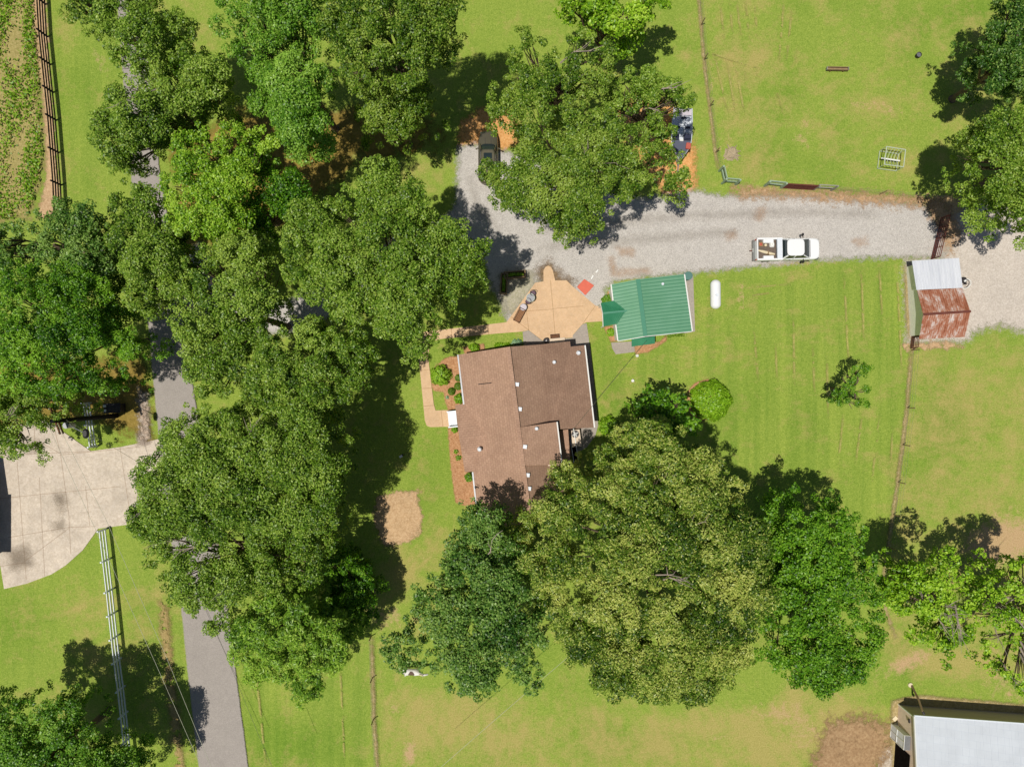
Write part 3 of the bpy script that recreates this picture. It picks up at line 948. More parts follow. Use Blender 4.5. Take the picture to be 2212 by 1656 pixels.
def green_house():
    r = thing('outbuilding', 'small white outbuilding with a green ribbed metal roof and a gabled porch', 'outbuilding', V(1410, 665))
    # survey from crop: v = 1281.6+z*.1217, 561.6+z*.1217
    c = lambda x, y, h: V(1281.6 + x * .1217, 561.6 + y * .1217, h)
    hE, hR = 2.7, 3.75
    nw, sw = c(325, 432, hE), c(445, 1432, hE)
    rn, rs = c(790, 342, hR), c(922, 1350, hR)
    ne, se = c(1605, 250, hE), c(1745, 1262, hE)
    mb = MB()
    mb.slab([nw, sw, rs, rn], .1)
    mb.slab([rn, rs, se, ne], .1)
    mb.cur = 1
    mb.ribs(nw, sw, rn, rs, 17, .075, .04)
    mb.ribs(rn, rs, ne, se, 17, .075, .04)
    mb.build('roof', ['green_tin', 'green_rib_shade'], r)
    MB().beam(rn + Vector((0, 0, .07)), rs + Vector((0, 0, .07)), .34, .05).build('ridge_cap', 'green_trim', r)
    # white fascias and gutters
    o = Vector((-.05, 0, -.04))
    MB().beam(nw + o, c(360, 722, hE) + o, .10, .14).build('fascia', 'white_paint', r)
    MB().beam(c(408, 1150, hE) + o, sw + o, .10, .14).build('fascia', 'white_paint', r)
    MB().beam(ne + Vector((.06, 0, -.03)), se + Vector((.06, 0, -.03)), .10, .13).build('gutter', 'white_paint', r)
    MB().beam(sw + Vector((0, -.03, -.06)), rs + Vector((0, -.03, -.06)), .05, .16).build('gable_trim', 'white_paint', r)
    MB().beam(rs + Vector((0, -.03, -.06)), se + Vector((0, -.03, -.06)), .05, .16).build('gable_trim', 'white_paint', r)
    # porch gable on the west
    mb = MB()
    hp = 3.15
    pw, pe = c(172, 945, hp), c(598, 900, hp)
    a, b = c(132, 762, 2.62), c(182, 1178, 2.62)
    a2, b2 = c(365, 722, 2.74), c(440, 1128, 2.74)
    mb.slab([a, pw, pe, a2], .08)
    mb.slab([pw, b, b2, pe], .08)
    mb.ribs(a, a2, pw, pe, 9, .04, .035)
    mb.ribs(pw, pe, b, b2, 9, .04, .035)
    mb.build('porch_roof', 'green_tin_deep', r)
    MB().beam(pw + Vector((0, 0, .05)), pe + Vector((0, 0, .05)), .16, .04).build('porch_ridge', 'green_trim', r)
    o = Vector((-.04, 0, -.05))
    mb = MB()
    mb.beam(a + o, pw + o, .05, .12)
    mb.beam(pw + o, b + o, .05, .12)
    mb.build('porch_trim', 'white_paint', r)
    for q in (a, b):
        MB().box((q.x + .15, q.y + (.12 if q is b else -.12), 1.3), (.1, .1, 2.6)).build('post', 'white_paint', r)
    # south awning
    mb = MB()
    s1, s2, s3, s4 = c(680, 1400, 2.5), c(682, 1535, 2.3), c(1095, 1482, 2.3), c(1090, 1352, 2.5)
    mb.slab([s1, s2, s3, s4], .06)
    mb.ribs(s1, s4, s2, s3, 10, .04, .03)
    mb.build('awning', 'green_tin_deep', r)
    w4 = [c(345, 470, 2.6), c(455, 1395, 2.6), c(1715, 1240, 2.6), c(1580, 285, 2.6)]
    W = [(p.x, p.y) for p in w4]
    walls(r, W, 2.6, 'white_paint')
    mb = MB()
    mb.face([Vector((W[1][0], W[1][1], 2.6)), Vector((W[2][0], W[2][1], 2.6)), rs + Vector((0, .32, -.12))])
    mb.build('gable_wall', 'white_paint', r)
    mb = MB()
    mb.face([Vector((W[0][0], W[0][1], 2.6)), Vector((W[3][0], W[3][1], 2.6)), rn + Vector((0, -.32, -.12))])
    mb.build('gable_wall', 'white_paint', r)
    p = V(1281.6 + 1230 * .1217, 561.6 + 425 * .1217, 3.3)
    mb = MB()
    mb.tube([(p.x, p.y, 3.0), (p.x, p.y, 3.4)], .05, 10)
    mb.tube([(p.x, p.y, 3.4), (p.x, p.y, 3.46)], [.13, .09], 12)
    mb.build('vent_pipe', 'white_vinyl', r)
    q = c(150, 1000, 1)
    mb = MB()
    mb.box((W[0][0] - .03 + .22, (W[0][1] + W[1][1]) / 2, 1.05), (.06, .9, 2.05), .1)
    mb.build('door', 'green_trim', r)
    a, b = Vector((*W[1], 0)).lerp(Vector((*W[2], 0)), .62), Vector((*W[1], 0)).lerp(Vector((*W[2], 0)), .75)
    window(r, a, b, 1, 2, (.1, -1, 0))
    a, b = Vector((*W[0], 0)).lerp(Vector((*W[3], 0)), .4), Vector((*W[0], 0)).lerp(Vector((*W[3], 0)), .55)
    window(r, a, b, 1, 2, (.1, 1, 0))


green_house()


def shed():
    r = thing('shed', 'open-ended metal shed with one grey roof slope and rusty roof slopes', 'shed', V(2010, 650))
    c = lambda x, y, h: V(1915.2 + x * .1478, 532.8 + y * .1478, h)
    hA, hB, hR, hC = 1.5, 1.9, 2.95, 1.85
    # roofs north to south: galvanised lean-to, rusty north slope, rusty south slope
    a1, a2 = c(372, 205, hA), c(1060, 165, hA)
    b1, b2 = c(438, 632, hB + .03), c(1112, 600, hB + .03)
    mb = MB()
    mb.slab([b1, b2, a2, a1], .06)
    mb.ribs(b1, b2, a1, a2, 16, .05, .025)
    mb.build('grey_roof', 'galvanised', r)
    b1, b2 = c(448, 636, hB), c(1108, 604, hB)
    r1, r2 = c(538, 990, hR), c(1225, 945, hR)
    mb = MB()
    mb.slab([r1, r2, b2, b1], .06)
    mb.ribs(r1, r2, b1, b2, 22, .05, .03)
    mb.build('rusty_roof', 'rusty_tin', r)
    s1, s2 = c(476, 1350, hC), c(1150, 1318, hC)
    mb = MB()
    mb.slab([s1, s2, r2, r1], .06)
    mb.ribs(s1, s2, r1, r2, 22, .05, .03)
    mb.build('rusty_roof', 'rusty_tin', r)
    MB().beam(r1 + Vector((0, 0, .06)), r2 + Vector((0, 0, .06)), .2, .05).build('ridge_cap', 'rust_steel', r)
    # west wall follows the roof line
    g0, g1 = V(1956.5, 577), V(1965, 726)
    L = g1 - g0
    def on(t, h):
        p = g0 + L * t
        return Vector((p.x, p.y, h))
    prof = [(0, hA - .1), (.43, hB - .1), (.66, hR - .2), (1.0, hC - .08)]
    mb = MB()
    for (t0, h0), (t1, h1) in zip(prof, prof[1:]):
        a, b = on(t0, 0), on(t1, 0)
        mb.hexa([a, b, b + Vector((.08, 0, 0)), a + Vector((.08, 0, 0)), on(t0, h0), on(t1, h1), on(t1, h1) + Vector((.08, 0, 0)), on(t0, h0) + Vector((.08, 0, 0))])
    # board battens
    for k in range(34):
        t = (k + .5) / 34
        h = np.interp(t, [q[0] for q in prof], [q[1] for q in prof]) - .05
        p = on(t, 0)
        mb.beam((p.x - .012, p.y, 0), (p.x - .012, p.y, float(h)), .035, .02)
    mb.build('wall', 'shed_wall', r)
    # other walls inside
    e0 = V(2092, 598, 1.8); e1 = V(2086, 726, 1.8)
    w_ = (e1 - e0)
    mb = MB()
    p0, p1 = Vector((e0.x - 1.2, e0.y - .1, 0)), Vector((e1.x - 1.2, e1.y, 0))
    for (t0, h0), (t1, h1) in zip(prof[1:], prof[2:]):
        a, b = p0.lerp(p1, (t0 - .43) / .57), p0.lerp(p1, (t1 - .43) / .57)
        mb.hexa([a, b, b + Vector((.08, 0, 0)), a + Vector((.08, 0, 0)), a + Vector((0, 0, 1.5)), b + Vector((0, 0, 1.5)), b + Vector((.08, 0, 1.5)), a + Vector((.08, 0, 1.5))])
    mb.build('wall', 'rust_steel', r)
    MB().beam((g1.x + .1, g1.y + .02, .8), (p1.x, p1.y + .02, .8), .08, 1.6).build('wall', 'rust_steel', r)
    for t in (0, .5, 1):
        q = Vector((g0.x + .1, g0.y - .15, 0)).lerp(Vector((p0.x, g0.y - .15, 0)), t)
        MB().box((q.x, q.y, .68), (.14, .14, 1.36)).build('post', 'brown_board', r)


shed()


def barn():
    r = thing('barn', 'large beige-sided building with a white metal roof in the bottom right corner', 'barn', V(2080, 1620))
    hE = 2.6
    nwb = V(1943, 1522)
    # axes
    tp = V(1975, 1546, hE)
    e = V(2212, 1563, hE)
    u = (e - tp); u.z = 0; u.normalize()       # along north eave, to the east
    v_ = Vector((u.y, -u.x, 0))                # to the south
    Wd, Ln = 9.6, 16.0
    P = lambda a, b, h: Vector((tp.x + u.x * a + v_.x * b, tp.y + u.y * a + v_.y * b, h))
    mb = MB()
    hR = 3.6
    mb.slab([P(0, 0, hE), P(0, Wd / 2, hR), P(Ln, Wd / 2, hR), P(Ln, 0, hE)], .1)
    mb.slab([P(0, Wd / 2, hR), P(0, Wd, hE), P(Ln, Wd, hE), P(Ln, Wd / 2, hR)], .1)
    mb.ribs(P(0, 0, hE), P(Ln, 0, hE), P(0, Wd / 2, hR), P(Ln, Wd / 2, hR), 26, .03, .02)
    mb.build('roof', 'white_tin', r)
    mb = MB()
    mb.beam(P(-.03, 0, hE), P(-.03, Wd / 2, hR), .07, .16)
    mb.beam(P(-.03, Wd / 2, hR), P(-.03, Wd, hE), .07, .16)
    mb.build('rake_trim', 'white_paint', r)
    MB().beam(P(0, -.04, hE - .04), P(Ln, -.04, hE - .04), .1, .12).build('gutter', 'white_vinyl', r)
    wb = .12
    W = [P(wb, .18, 0), P(wb, Wd - .2, 0), P(Ln - wb, Wd - .2, 0), P(Ln - wb, .18, 0)]
    mb = MB()
    mb.prism([(p.x, p.y) for p in W], 0, hE - .1)
    mb.build('wall', 'tan_siding', r)
    # west gable clapboards
    mb = MB()
    for k in range(17):
        z = .08 + k * .155
        mb.beam(P(wb - .02, .18, z), P(wb - .02, Wd - .2, z), .035, .145)
    for k in range(5):
        z = 2.72 + k * .16
        f = (z - hE + .1) / (hR - hE)
        if f < .95:
            mb.beam(P(wb - .02, .2 + f * Wd / 2, z), P(wb - .02, Wd - .2 - f * Wd / 2, z), .035, .15)
    mb.build('siding', 'siding_beige', r)
    MB().beam(P(wb - .05, .16, 0), P(wb - .05, .16, hE - .1), .09, .09).build('corner_trim', 'white_paint', r)
    # glazed storm porch
    mb = MB()
    a, b = P(-.42, 1.95, 0), P(-.42, 3.15, 0)
    a2, b2 = P(.05, 1.95, 0), P(.05, 3.15, 0)
    up = lambda p, h: Vector((p.x, p.y, h))
    for p in (a, b, a.lerp(b, .5)):
        mb.beam(up(p, 0), up(p, 2.15), .07, .07)
    for z in (.05, 1.0, 2.15):
        mb.beam(up(a, z), up(b, z), .07, .07)
    for z in (2.15,):
        mb.beam(up(a, z), up(a2, z), .07, .07)
        mb.beam(up(b, z), up(b2, z), .07, .07)
    f = mb.build('storm_door', 'white_paint', r)
    mb = MB()
    mb.face([up(a, .05), up(b, .05), up(b, 2.1), up(a, 2.1)])
    mb.face([up(a, .05), up(a2, .05), up(a2, 2.1), up(a, 2.1)])
    pn = mb.build('pane', 'white_vinyl', f, world=False)
    pn.data.transform(Matrix.Translation(-Vector(r.location)))
    MB().prism([(p.x, p.y) for p in (a, b, b2, a2)], 2.19, 2.24).build('door_hood', 'grey_metal', r)
    # open bay further south: dark panel painted as its shaded inside
    MB().beam(P(wb - .06, 3.55, 1.15), P(wb - .06, 6.4, 1.15), .03, 2.3).build('bay_shade_panel', 'dark_void', r)
    MB().box(tuple(P(wb - .1, .75, 1.9)), (.12, .32, .16), .1).build('wall_light', 'dark_metal', r)
    MB().box(tuple(P(wb - .1, 5.2, 2.45)), (.08, .5, .3), .1).build('wall_vent', 'white_paint', r)


barn()


def neighbour():
    r = thing('neighbour_house', 'dark brick house wall cut off by the left edge above the concrete driveway', 'house', V(-120, 1120))
    mb = MB()
    A, B = V(-6, 1198), V(-6, 1084)
    C_, D = V(-14, 1000), V(-200, 1000)
    E = V(-200, 1198)
    mb.prism([(p.x, p.y) for p in (A, B, V(-200, 1084), E)], 0, 4.0)
    mb.build('wall', 'brick_dark', r)
    mb = MB()
    mb.prism([(p.x, p.y) for p in (B + Vector((-.05, .01, 0)), C_, D, V(-200, 1083.5))], 0, 2.4)
    mb.build('wing_wall', 'brick_dark', r)
    mb = MB()
    q = [V(x, y) for x, y in ((2, 1204), (2, 1080), (-220, 1080), (-220, 1204))]
    rr = [V(-50, 1142), V(-180, 1142)]
    h0, h1 = 4.0, 5.6
    up = lambda p, h: Vector((p.x, p.y, h))
    mb.slab([up(q[3], h0), up(q[0], h0), up(rr[0], h1), up(rr[1], h1)], .15)
    mb.slab([up(q[0], h0), up(q[1], h0), up(rr[0], h1)], .15)
    mb.slab([up(q[1], h0), up(q[2], h0), up(rr[1], h1), up(rr[0], h1)], .15)
    mb.build('roof', 'shingle', r)
    mb = MB()
    mb.slab([up(V(-220, 990), 2.0), up(V(-4, 990), 2.0), up(V(-4, 1080), 4.0), up(V(-220, 1080), 4.0)][::-1], .15)
    mb.build('wing_roof', 'shingle', r)
    d = MB()
    for y0 in (1095, 1145):
        a, b = V(-5.3, y0), V(-5.3, y0 + 42)
        d.beam((a.x + .02, a.y, 1.1), (b.x + .02, b.y, 1.1), .04, 2.2)
    d.build('garage_door', 'dark_void', r)


neighbour()


# ------------------------------------------------------------------ trees
def leaf_mesh(name, C, nrm, size, tone, mat, parent, aspect=1.7, off=(0, 0, 0), droop=0.0):
    n = len(C)
    nrm = nrm / np.linalg.norm(nrm, axis=1, keepdims=True)
    rnd = RNG.normal(size=(n, 3))
    if droop:
        rnd[:, 2] -= droop
    t = np.cross(nrm, rnd)
    t /= np.linalg.norm(t, axis=1, keepdims=True) + 1e-9
    b = np.cross(nrm, t)
    L = (size / 2)[:, None]
    W_ = L / aspect
    fold = nrm * (L * 0.25)
    Vt = np.stack([C - t * L, C - b * W_ + fold, C + t * L, C + b * W_ + fold], 1).reshape(-1, 3) - np.asarray(off)
    F = np.arange(n * 4).reshape(-1, 4)
    o = np_mesh(name, Vt, F, mat, {'tone': tone}, 'FACE')
    o.parent = parent
    return o


def make_tree(name, label, cat, outline, he, ht, mat, lobe=1.8, leaf=0.155, aspect=1.6, density=1.0, cover=1.0, group=None, seed=0,
              bark='bark', dead=0, tone=0.0, contrast=0.10, flat=0.75, clear=None, trunk_r=0.28, gap=0.0, bright=0.07, trunk_at=None):
    global RNG
    RNG = np.random.default_rng(100 + seed)
    rnd = random.Random(seed)
    poly = np.array(outline, float)
    x0, y0 = poly.min(0)
    x1, y1 = poly.max(0)
    sc = PX / (1 - (he + ht) / 2 / CAMH)
    sp = lobe * 1.38 * sc
    pts = []
    row = 0
    y = y0 - sp
    while y < y1 + sp:
        x = x0 - sp + (sp / 2 if row % 2 else 0)
        while x < x1 + sp:
            pts.append((x + RNG.uniform(-.33, .33) * sp, y + RNG.uniform(-.33, .33) * sp))
            x += sp
        y += sp * .87
        row += 1
    pts = np.array(pts)
    sd = poly_sd(pts, poly)
    keep = sd > lobe * sc * 0.55
    P = list(pts[keep])
    # small lobes hugging the outline
    seg = np.roll(poly, -1, 0) - poly
    for a, s_ in zip(poly, seg):
        L = np.hypot(*s_)
        k = max(1, int(L / (lobe * sc * 0.55)))
        for j in range(k):
            q = a + s_ * (j + RNG.uniform(.1, .9)) / k
            nn = np.array([-s_[1], s_[0]]) / max(L, 1e-6)
            for sgn in (1, -1):
                c2 = q + nn * sgn * lobe * sc * RNG.uniform(.4, .6)
                if poly_sd(np.array([c2]), poly)[0] > 0:
                    P.append(np.append(c2, 0))
    P = [np.append(p, 1) if len(p) == 2 else p for p in P]
    P = np.array(P)
    if gap:
        P = P[RNG.random(len(P)) > gap]
    sd = poly_sd(P[:, :2], poly)
    dmax = max(sd.max(), 1)
    t = np.clip(sd / dmax, 0, 1)
    cxy = poly.mean(0)
    u_ = cxy - np.array([1106.0, 828.0])
    D_ = np.hypot(*u_)
    u_ = u_ / max(D_, 1)
    ext = max(np.abs((poly - cxy) @ u_).max(), 1)
    s_r = np.clip(((P[:, :2] - cxy) @ u_) / ext, -1, 1)
    edge = he * (1 + 0.42 * s_r * min(D_ / 700, 1.35))
    h = edge + (ht - edge) * np.sqrt(1 - (1 - t) ** 2) + RNG.normal(0, 0.55, len(P)) * min(1, (ht - he) / 4)
    R = np.where(P[:, 2] > 0.5, lobe * RNG.uniform(.8, 1.15, len(P)), lobe * RNG.uniform(.42, .68, len(P)))
    # lower layer closes the crown from below
    low = RNG.random(len(P)) < 0.8 * density
    P2 = P[low].copy()
    h2 = np.maximum(h[low] - (ht - he) * .35 - lobe * 1.1, np.minimum(he * .55, h[low] - .4))
    R2 = R[low] * 0.95
    # keep the lower lobe above the same ground spot (not the same line of sight)
    def world(Pp, hh):
        s_ = (1 - hh / CAMH) / PX
        return np.column_stack([(Pp[:, 0] - 1106) * s_, (828 - Pp[:, 1]) * s_, hh])
    Cw = world(P, h)
    C2 = world(P2, h[low])
    C2[:, 2] = h2
    C2[:, :2] += RNG.normal(0, .4, (len(C2), 2))
    LC = np.vstack([Cw, C2])
    LR = np.concatenate([R, R2])
    up = np.concatenate([np.ones(len(Cw)), np.zeros(len(C2))])
    cen = Cw.mean(0)
    base = cen[:2].copy()
    if trunk_at is not None:
        q = V(*trunk_at)
        base = np.array([q.x, q.y])
    root = thing(name, label, cat, (base[0], base[1], 0), 0, group)
    # sub-clumps on each lobe
    cc, cr, ctone = [], [], []
    lt = RNG.normal(0, contrast * 1.3, len(LC)) + tone
    for i in range(len(LC)):
        r = LR[i]
        k = max(4, int((13 if up[i] else 7) * (r / 1.6) ** 2 / (lobe / 1.8) ** 1.2 * density * 1.1) + 2)
        d = RNG.normal(size=(k, 3))
        d[:, 2] = np.abs(d[:, 2]) * 1.0 - (0.25 if up[i] else .5)
        d /= np.linalg.norm(d, axis=1, keepdims=True)
        rr = r * RNG.uniform(.55, .95, k)[:, None]
        c = LC[i] + d * rr * np.array([1, 1, flat])
        cc.append(c)
        cr.append(np.clip(r * RNG.uniform(.24, .42, k), .24, .95))
        ctone.append(np.full(k, lt[i]) + RNG.normal(0, contrast * .8, k))
    cc, cr, ctone = np.vstack(cc), np.concatenate(cr), np.concatenate(ctone)
    per = np.maximum(5, (cover * 2.15 * np.pi * cr ** 2 / (leaf * leaf / aspect * .5) * 0.62).astype(int))
    idx = np.repeat(np.arange(len(cc)), per)
    n = len(idx)
    d = RNG.normal(size=(n, 3))
    d[:, 2] = d[:, 2] * .9 + 0.35
    d /= np.linalg.norm(d, axis=1, keepdims=True)
    rr = cr[idx] * RNG.uniform(.35, 1.08, n) ** .6
    Lp = cc[idx] + d * rr[:, None] * np.array([1, 1, .8])
    nr = d * .6 + np.array([0, 0, .75]) + RNG.normal(0, .42, (n, 3))
    tn = np.clip(.5 + ctone[idx] + RNG.normal(0, .23, n), 0, 1)
    tn = np.where(RNG.random(n) < bright, 1.0, tn)  # random leaves at the lightest tone, as painted glints
    size = leaf * RNG.uniform(.7, 1.3, n)
    leaf_mesh('crown', Lp, nr, size, tn, mat, root, aspect, (base[0], base[1], 0))
    # trunk and limbs
    mb = MB()
    hk = clear if clear else he * .45
    wob = lambda s_: rnd.uniform(-s_, s_)
    top = Vector((cen[0] * .5 + base[0] * .5, cen[1] * .5 + base[1] * .5, (he + ht) / 2))
    fork = Vector((base[0] + wob(.2), base[1] + wob(.2), hk))
    mb.tube([(base[0], base[1], -.1), (base[0], base[1], .35), tuple(fork), tuple(top)], [trunk_r * 1.5, trunk_r * 1.05, trunk_r * .85, trunk_r * .25], 10)
    order = [i for i in range(len(Cw)) if t[i] > .22] or list(range(len(Cw)))
    rnd.shuffle(order)
    nl = min(len(order), 22 if not dead else 34)
    for i in order[:nl]:
        e = Vector(Cw[i])
        st = fork.lerp(top, rnd.uniform(0, .75))
        e = e - Vector((0, 0, .5))
        midp = st.lerp(e, .5) + Vector((wob(.4), wob(.4), rnd.uniform(-.3, .3)))
        mb.tube([st, midp, e], [trunk_r * .42, trunk_r * .24, .03], 6)
        for _ in range(2):
            e2 = e + Vector((wob(.5), wob(.5), rnd.uniform(-.6, .3)))
            mb.tube([midp, midp.lerp(e2, .6) + Vector((wob(.2), wob(.2), wob(.2))), e2], [.07, .04, .012], 5)
    mb.build('trunk', bark, root)
    if dead:
        for k in range(dead):
            mb = MB()
            i = rnd.choice(order)
            e = Vector(Cw[i]) + Vector((wob(.6), wob(.6), rnd.uniform(.8, 1.6)))
            cv = (Vector((cen[0], cen[1], 0)) - Vector((e.x, e.y, 0)))
            cv = cv.normalized() * min(cv.length, 2.6)
            e = e + cv * .3
            st = e + cv * .6 + Vector((wob(.9), wob(.9), rnd.uniform(-2.4, -1.2)))
            m1 = st.lerp(e, .5) + Vector((wob(.3), wob(.3), .2))
            mb.tube([st, m1, e], [.07, .045, .015], 5)
            for _ in range(4):
                a = m1.lerp(e, rnd.random())
                dv = (e - st).normalized() * rnd.uniform(.5, 1.3) + Vector((wob(.7), wob(.7), wob(.4)))
                mb.tube([a, a + dv * .5 + Vector((wob(.1), wob(.1), 0)), a + dv], [.03, .02, .008], 4)
            mb.build('dead_branch', 'pale_bark', root)
    return root


OAKG = 'large trees along the road and lawn'
T = make_tree
T('oak_tree', 'broad oak between the black fence and the upper lawn, nearest the top left corner', 'tree',
  [(190, 40), (215, 0), (240, -30), (330, -30), (352, 10), (398, 40), (420, 72), (426, 105), (395, 118), (385, 140), (340, 152), (300, 165), (255, 160), (235, 130), (215, 90)], 9.5, 13, 'oak_leaf', seed=1, contrast=.1, tone=.02)
T('shade_tree', 'dark tree cut by the top edge beside the black rail fence', 'tree',
  [(115, -60), (215, -60), (215, 10), (203, 38), (180, 30), (170, 50), (150, 28), (125, 10)], 7, 10, 'oak_leaf_dark', seed=2, tone=-.12)
T('oak_tree', 'loose oak over the road west of the bright green tree', 'tree',
  [(250, 165), (283, 140), (367, 118), (427, 112), (478, 140), (484, 200), (467, 255), (384, 268), (362, 315), (320, 325), (296, 340), (280, 372), (250, 362), (215, 352), (200, 280), (230, 213), (238, 185)], 9, 13, 'oak_leaf', seed=3, lobe=1.6, gap=.04, dead=3)
T('maple_tree', 'bright green spreading tree in the middle of the upper left grove', 'tree',
  [(383, 282), (433, 260), (500, 268), (540, 292), (587, 290), (590, 325), (567, 340), (560, 380), (548, 430), (540, 480), (500, 500), (433, 520), (390, 520), (356, 467), (342, 393), (364, 333)], 9.5, 14, 'bright_leaf', seed=4, lobe=1.7, tone=.0)
T('shade_tree', 'dark green tree against the right side of the bright green maple', 'tree',
  [(562, 325), (610, 340), (650, 385), (652, 440), (605, 477), (580, 520), (520, 500), (530, 430), (545, 380)], 7.5, 10.5, 'fine_leaf', seed=41, lobe=1.5, tone=-.1)
T('maple_tree', 'tall mid-green maple left of the top centre oak', 'tree',
  [(467, 40), (480, -20), (560, -50), (690, -40), (700, 40), (690, 110), (715, 150), (705, 200), (712, 260), (690, 292), (660, 310), (630, 318), (600, 305), (600, 262), (580, 220), (556, 190), (545, 152), (495, 128), (470, 80)], 10, 15, 'maple_leaf', seed=5, lobe=1.9, tone=.02)
T('oak_tree', 'tall dark oak cut by the top edge left of centre', 'tree',
  [(690, 40), (700, -30), (760, -40), (860, -40), (985, -20), (985, 10), (970, 45), (957, 100), (950, 150), (920, 185), (860, 200), (790, 200), (740, 180), (715, 110)], 12, 16.2, 'oak_leaf_dark', seed=6, lobe=1.9, contrast=.12)
T('oak_tree', 'lower oak directly below the tall dark oak at the top edge', 'tree',
  [(745, 165), (790, 160), (860, 165), (930, 180), (934, 215), (928, 262), (905, 275), (885, 305), (855, 302), (830, 288), (790, 290), (768, 260), (750, 215)], 6, 9.8, 'oak_leaf_dark', seed=42, lobe=1.7, tone=.03)
T('oak_tree', 'bumpy crowned oak north-west of the shingle-roofed house, over the walkway', 'tree',
  [(622, 510), (640, 470), (690, 440), (740, 400), (775, 388), (790, 345), (815, 335), (862, 345), (872, 380), (905, 425), (945, 470), (1000, 498), (1045, 512), (1052, 560), (1046, 608), (1010, 625), (985, 650), (965, 690), (950, 735), (910, 770), (880, 768), (850, 740), (800, 715), (730, 700), (660, 650), (622, 600), (610, 550)], 11, 15, 'oak_leaf', seed=7, lobe=1.7, contrast=.09, tone=.03)
T('oak_tree', 'yellow-green open crowned oak leaning over the road bend', 'tree',
  [(380, 570), (420, 535), (480, 512), (560, 505), (600, 540), (612, 620), (640, 668), (610, 690), (560, 700), (545, 760), (535, 810), (500, 860), (455, 870), (420, 845), (400, 790), (370, 742), (375, 690), (366, 620)], 10, 14, 'oak_leaf', seed=8, tone=.08, dead=2)
T('oak_tree', 'mid-green oak on the left side of the road, right of the grey-green tree', 'tree',
  [(240, 420), (290, 395), (340, 405), (362, 470), (395, 530), (408, 600), (380, 640), (356, 672), (318, 690), (290, 670), (266, 640), (250, 590), (232, 520), (228, 460)], 9.5, 13.5, 'oak_leaf', seed=9, tone=-.02)
T('shade_tree', 'grey-green tree at the left edge below the black rail fence', 'tree',
  [(-60, 500), (0, 492), (60, 472), (100, 442), (160, 432), (215, 450), (232, 510), (238, 570), (200, 600), (120, 585), (60, 570), (-60, 570)], 9, 12, 'dark_maple_leaf', seed=10, leaf=.17)
T('feathery_tree', 'large dark fine-leaved tree filling the left edge', 'tree',
  [(-60, 565), (60, 560), (150, 578), (225, 590), (255, 640), (268, 690), (312, 728), (305, 770), (270, 800), (290, 830), (240, 838), (190, 850), (130, 860), (60, 850), (-60, 860)], 9, 15, 'fine_leaf', seed=11, lobe=1.4, leaf=.16, aspect=2.0, tone=-.04, contrast=.14)
T('feathery_tree', 'lower pale branched tree hanging over the concrete driveway at the left edge', 'tree',
  [(-60, 850), (100, 842), (150, 850), (178, 866), (158, 884), (132, 905), (108, 905), (92, 926), (60, 925), (50, 945), (56, 985), (42, 1000), (28, 972), (0, 975), (-60, 975)], 6, 9, 'oak_leaf', seed=12, lobe=1.2, dead=7, trunk_at=(60, 860))
T('oak_tree', 'rounded oak directly left of the curved walkway', 'tree',
  [(560, 735), (640, 700), (720, 705), (785, 740), (808, 800), (780, 855), (740, 885), (690, 905), (620, 915), (562, 880), (525, 850), (532, 790)], 9.5, 13, 'oak_leaf', seed=13, tone=-.01)
T('oak_tree', 'largest roadside oak, right of the concrete driveway mouth', 'tree',
  [(345, 960), (345, 915), (400, 872), (460, 872), (530, 880), (610, 885), (715, 880), (748, 940), (742, 1020), (738, 1090), (715, 1150), (640, 1160), (560, 1150), (480, 1160), (400, 1160), (330, 1165), (290, 1148), (272, 1105), (305, 1062), (285, 1030), (330, 990)],
  8.5, 13.5, 'oak_leaf', seed=14, lobe=1.9, dead=3, tone=-.02, contrast=.11)
T('oak_tree', 'oak hanging over the grey road, just above the light feathery cedar', 'tree',
  [(300, 1130), (400, 1120), (500, 1110), (620, 1120), (715, 1115), (722, 1180), (700, 1250), (640, 1300), (560, 1312), (508, 1312), (492, 1362), (465, 1382), (450, 1342), (390, 1302), (350, 1264), (322, 1205)],
  8, 11.5, 'oak_leaf', seed=43, lobe=1.7, dead=3, tone=.0, contrast=.11)
T('cedar_tree', 'light feathery cedar at the lower end of the roadside trees', 'tree',
  [(535, 1300), (600, 1275), (660, 1290), (720, 1305), (755, 1330), (765, 1395), (738, 1415), (750, 1448), (700, 1468), (690, 1505), (650, 1520), (630, 1490), (600, 1480), (540, 1462), (495, 1425), (505, 1370), (512, 1330)], 6, 11.5, 'cedar_leaf', seed=15, lobe=1.3, leaf=.30, aspect=4.0, cover=1.2)
T('cedar_tree', 'dark cedar between the light cedar and the bare straw circle', 'tree',
  [(690, 1200), (740, 1180), (790, 1212), (795, 1262), (800, 1310), (790, 1360), (750, 1370), (700, 1330)], 3.5, 6, 'fine_leaf', seed=16, lobe=1.3, leaf=.26, aspect=3.0, tone=-.15)
T('maple_tree', 'dark bluish-green maple south of the house, left of the silvery tree', 'tree',
  [(900, 1285), (935, 1255), (950, 1200), (992, 1165), (985, 1105), (1030, 1085), (1080, 1105), (1110, 1170), (1140, 1240), (1170, 1290), (1195, 1330), (1165, 1380), (1150, 1430), (1172, 1480), (1120, 1490), (1075, 1490), (1025, 1512), (975, 1505), (965, 1460), (908, 1436), (873, 1436), (858, 1462), (842, 1440), (815, 1385), (865, 1350), (878, 1315)],
  8.5, 13, 'dark_maple_leaf', seed=17, lobe=1.6, leaf=.18, dead=2, trunk_r=.2)
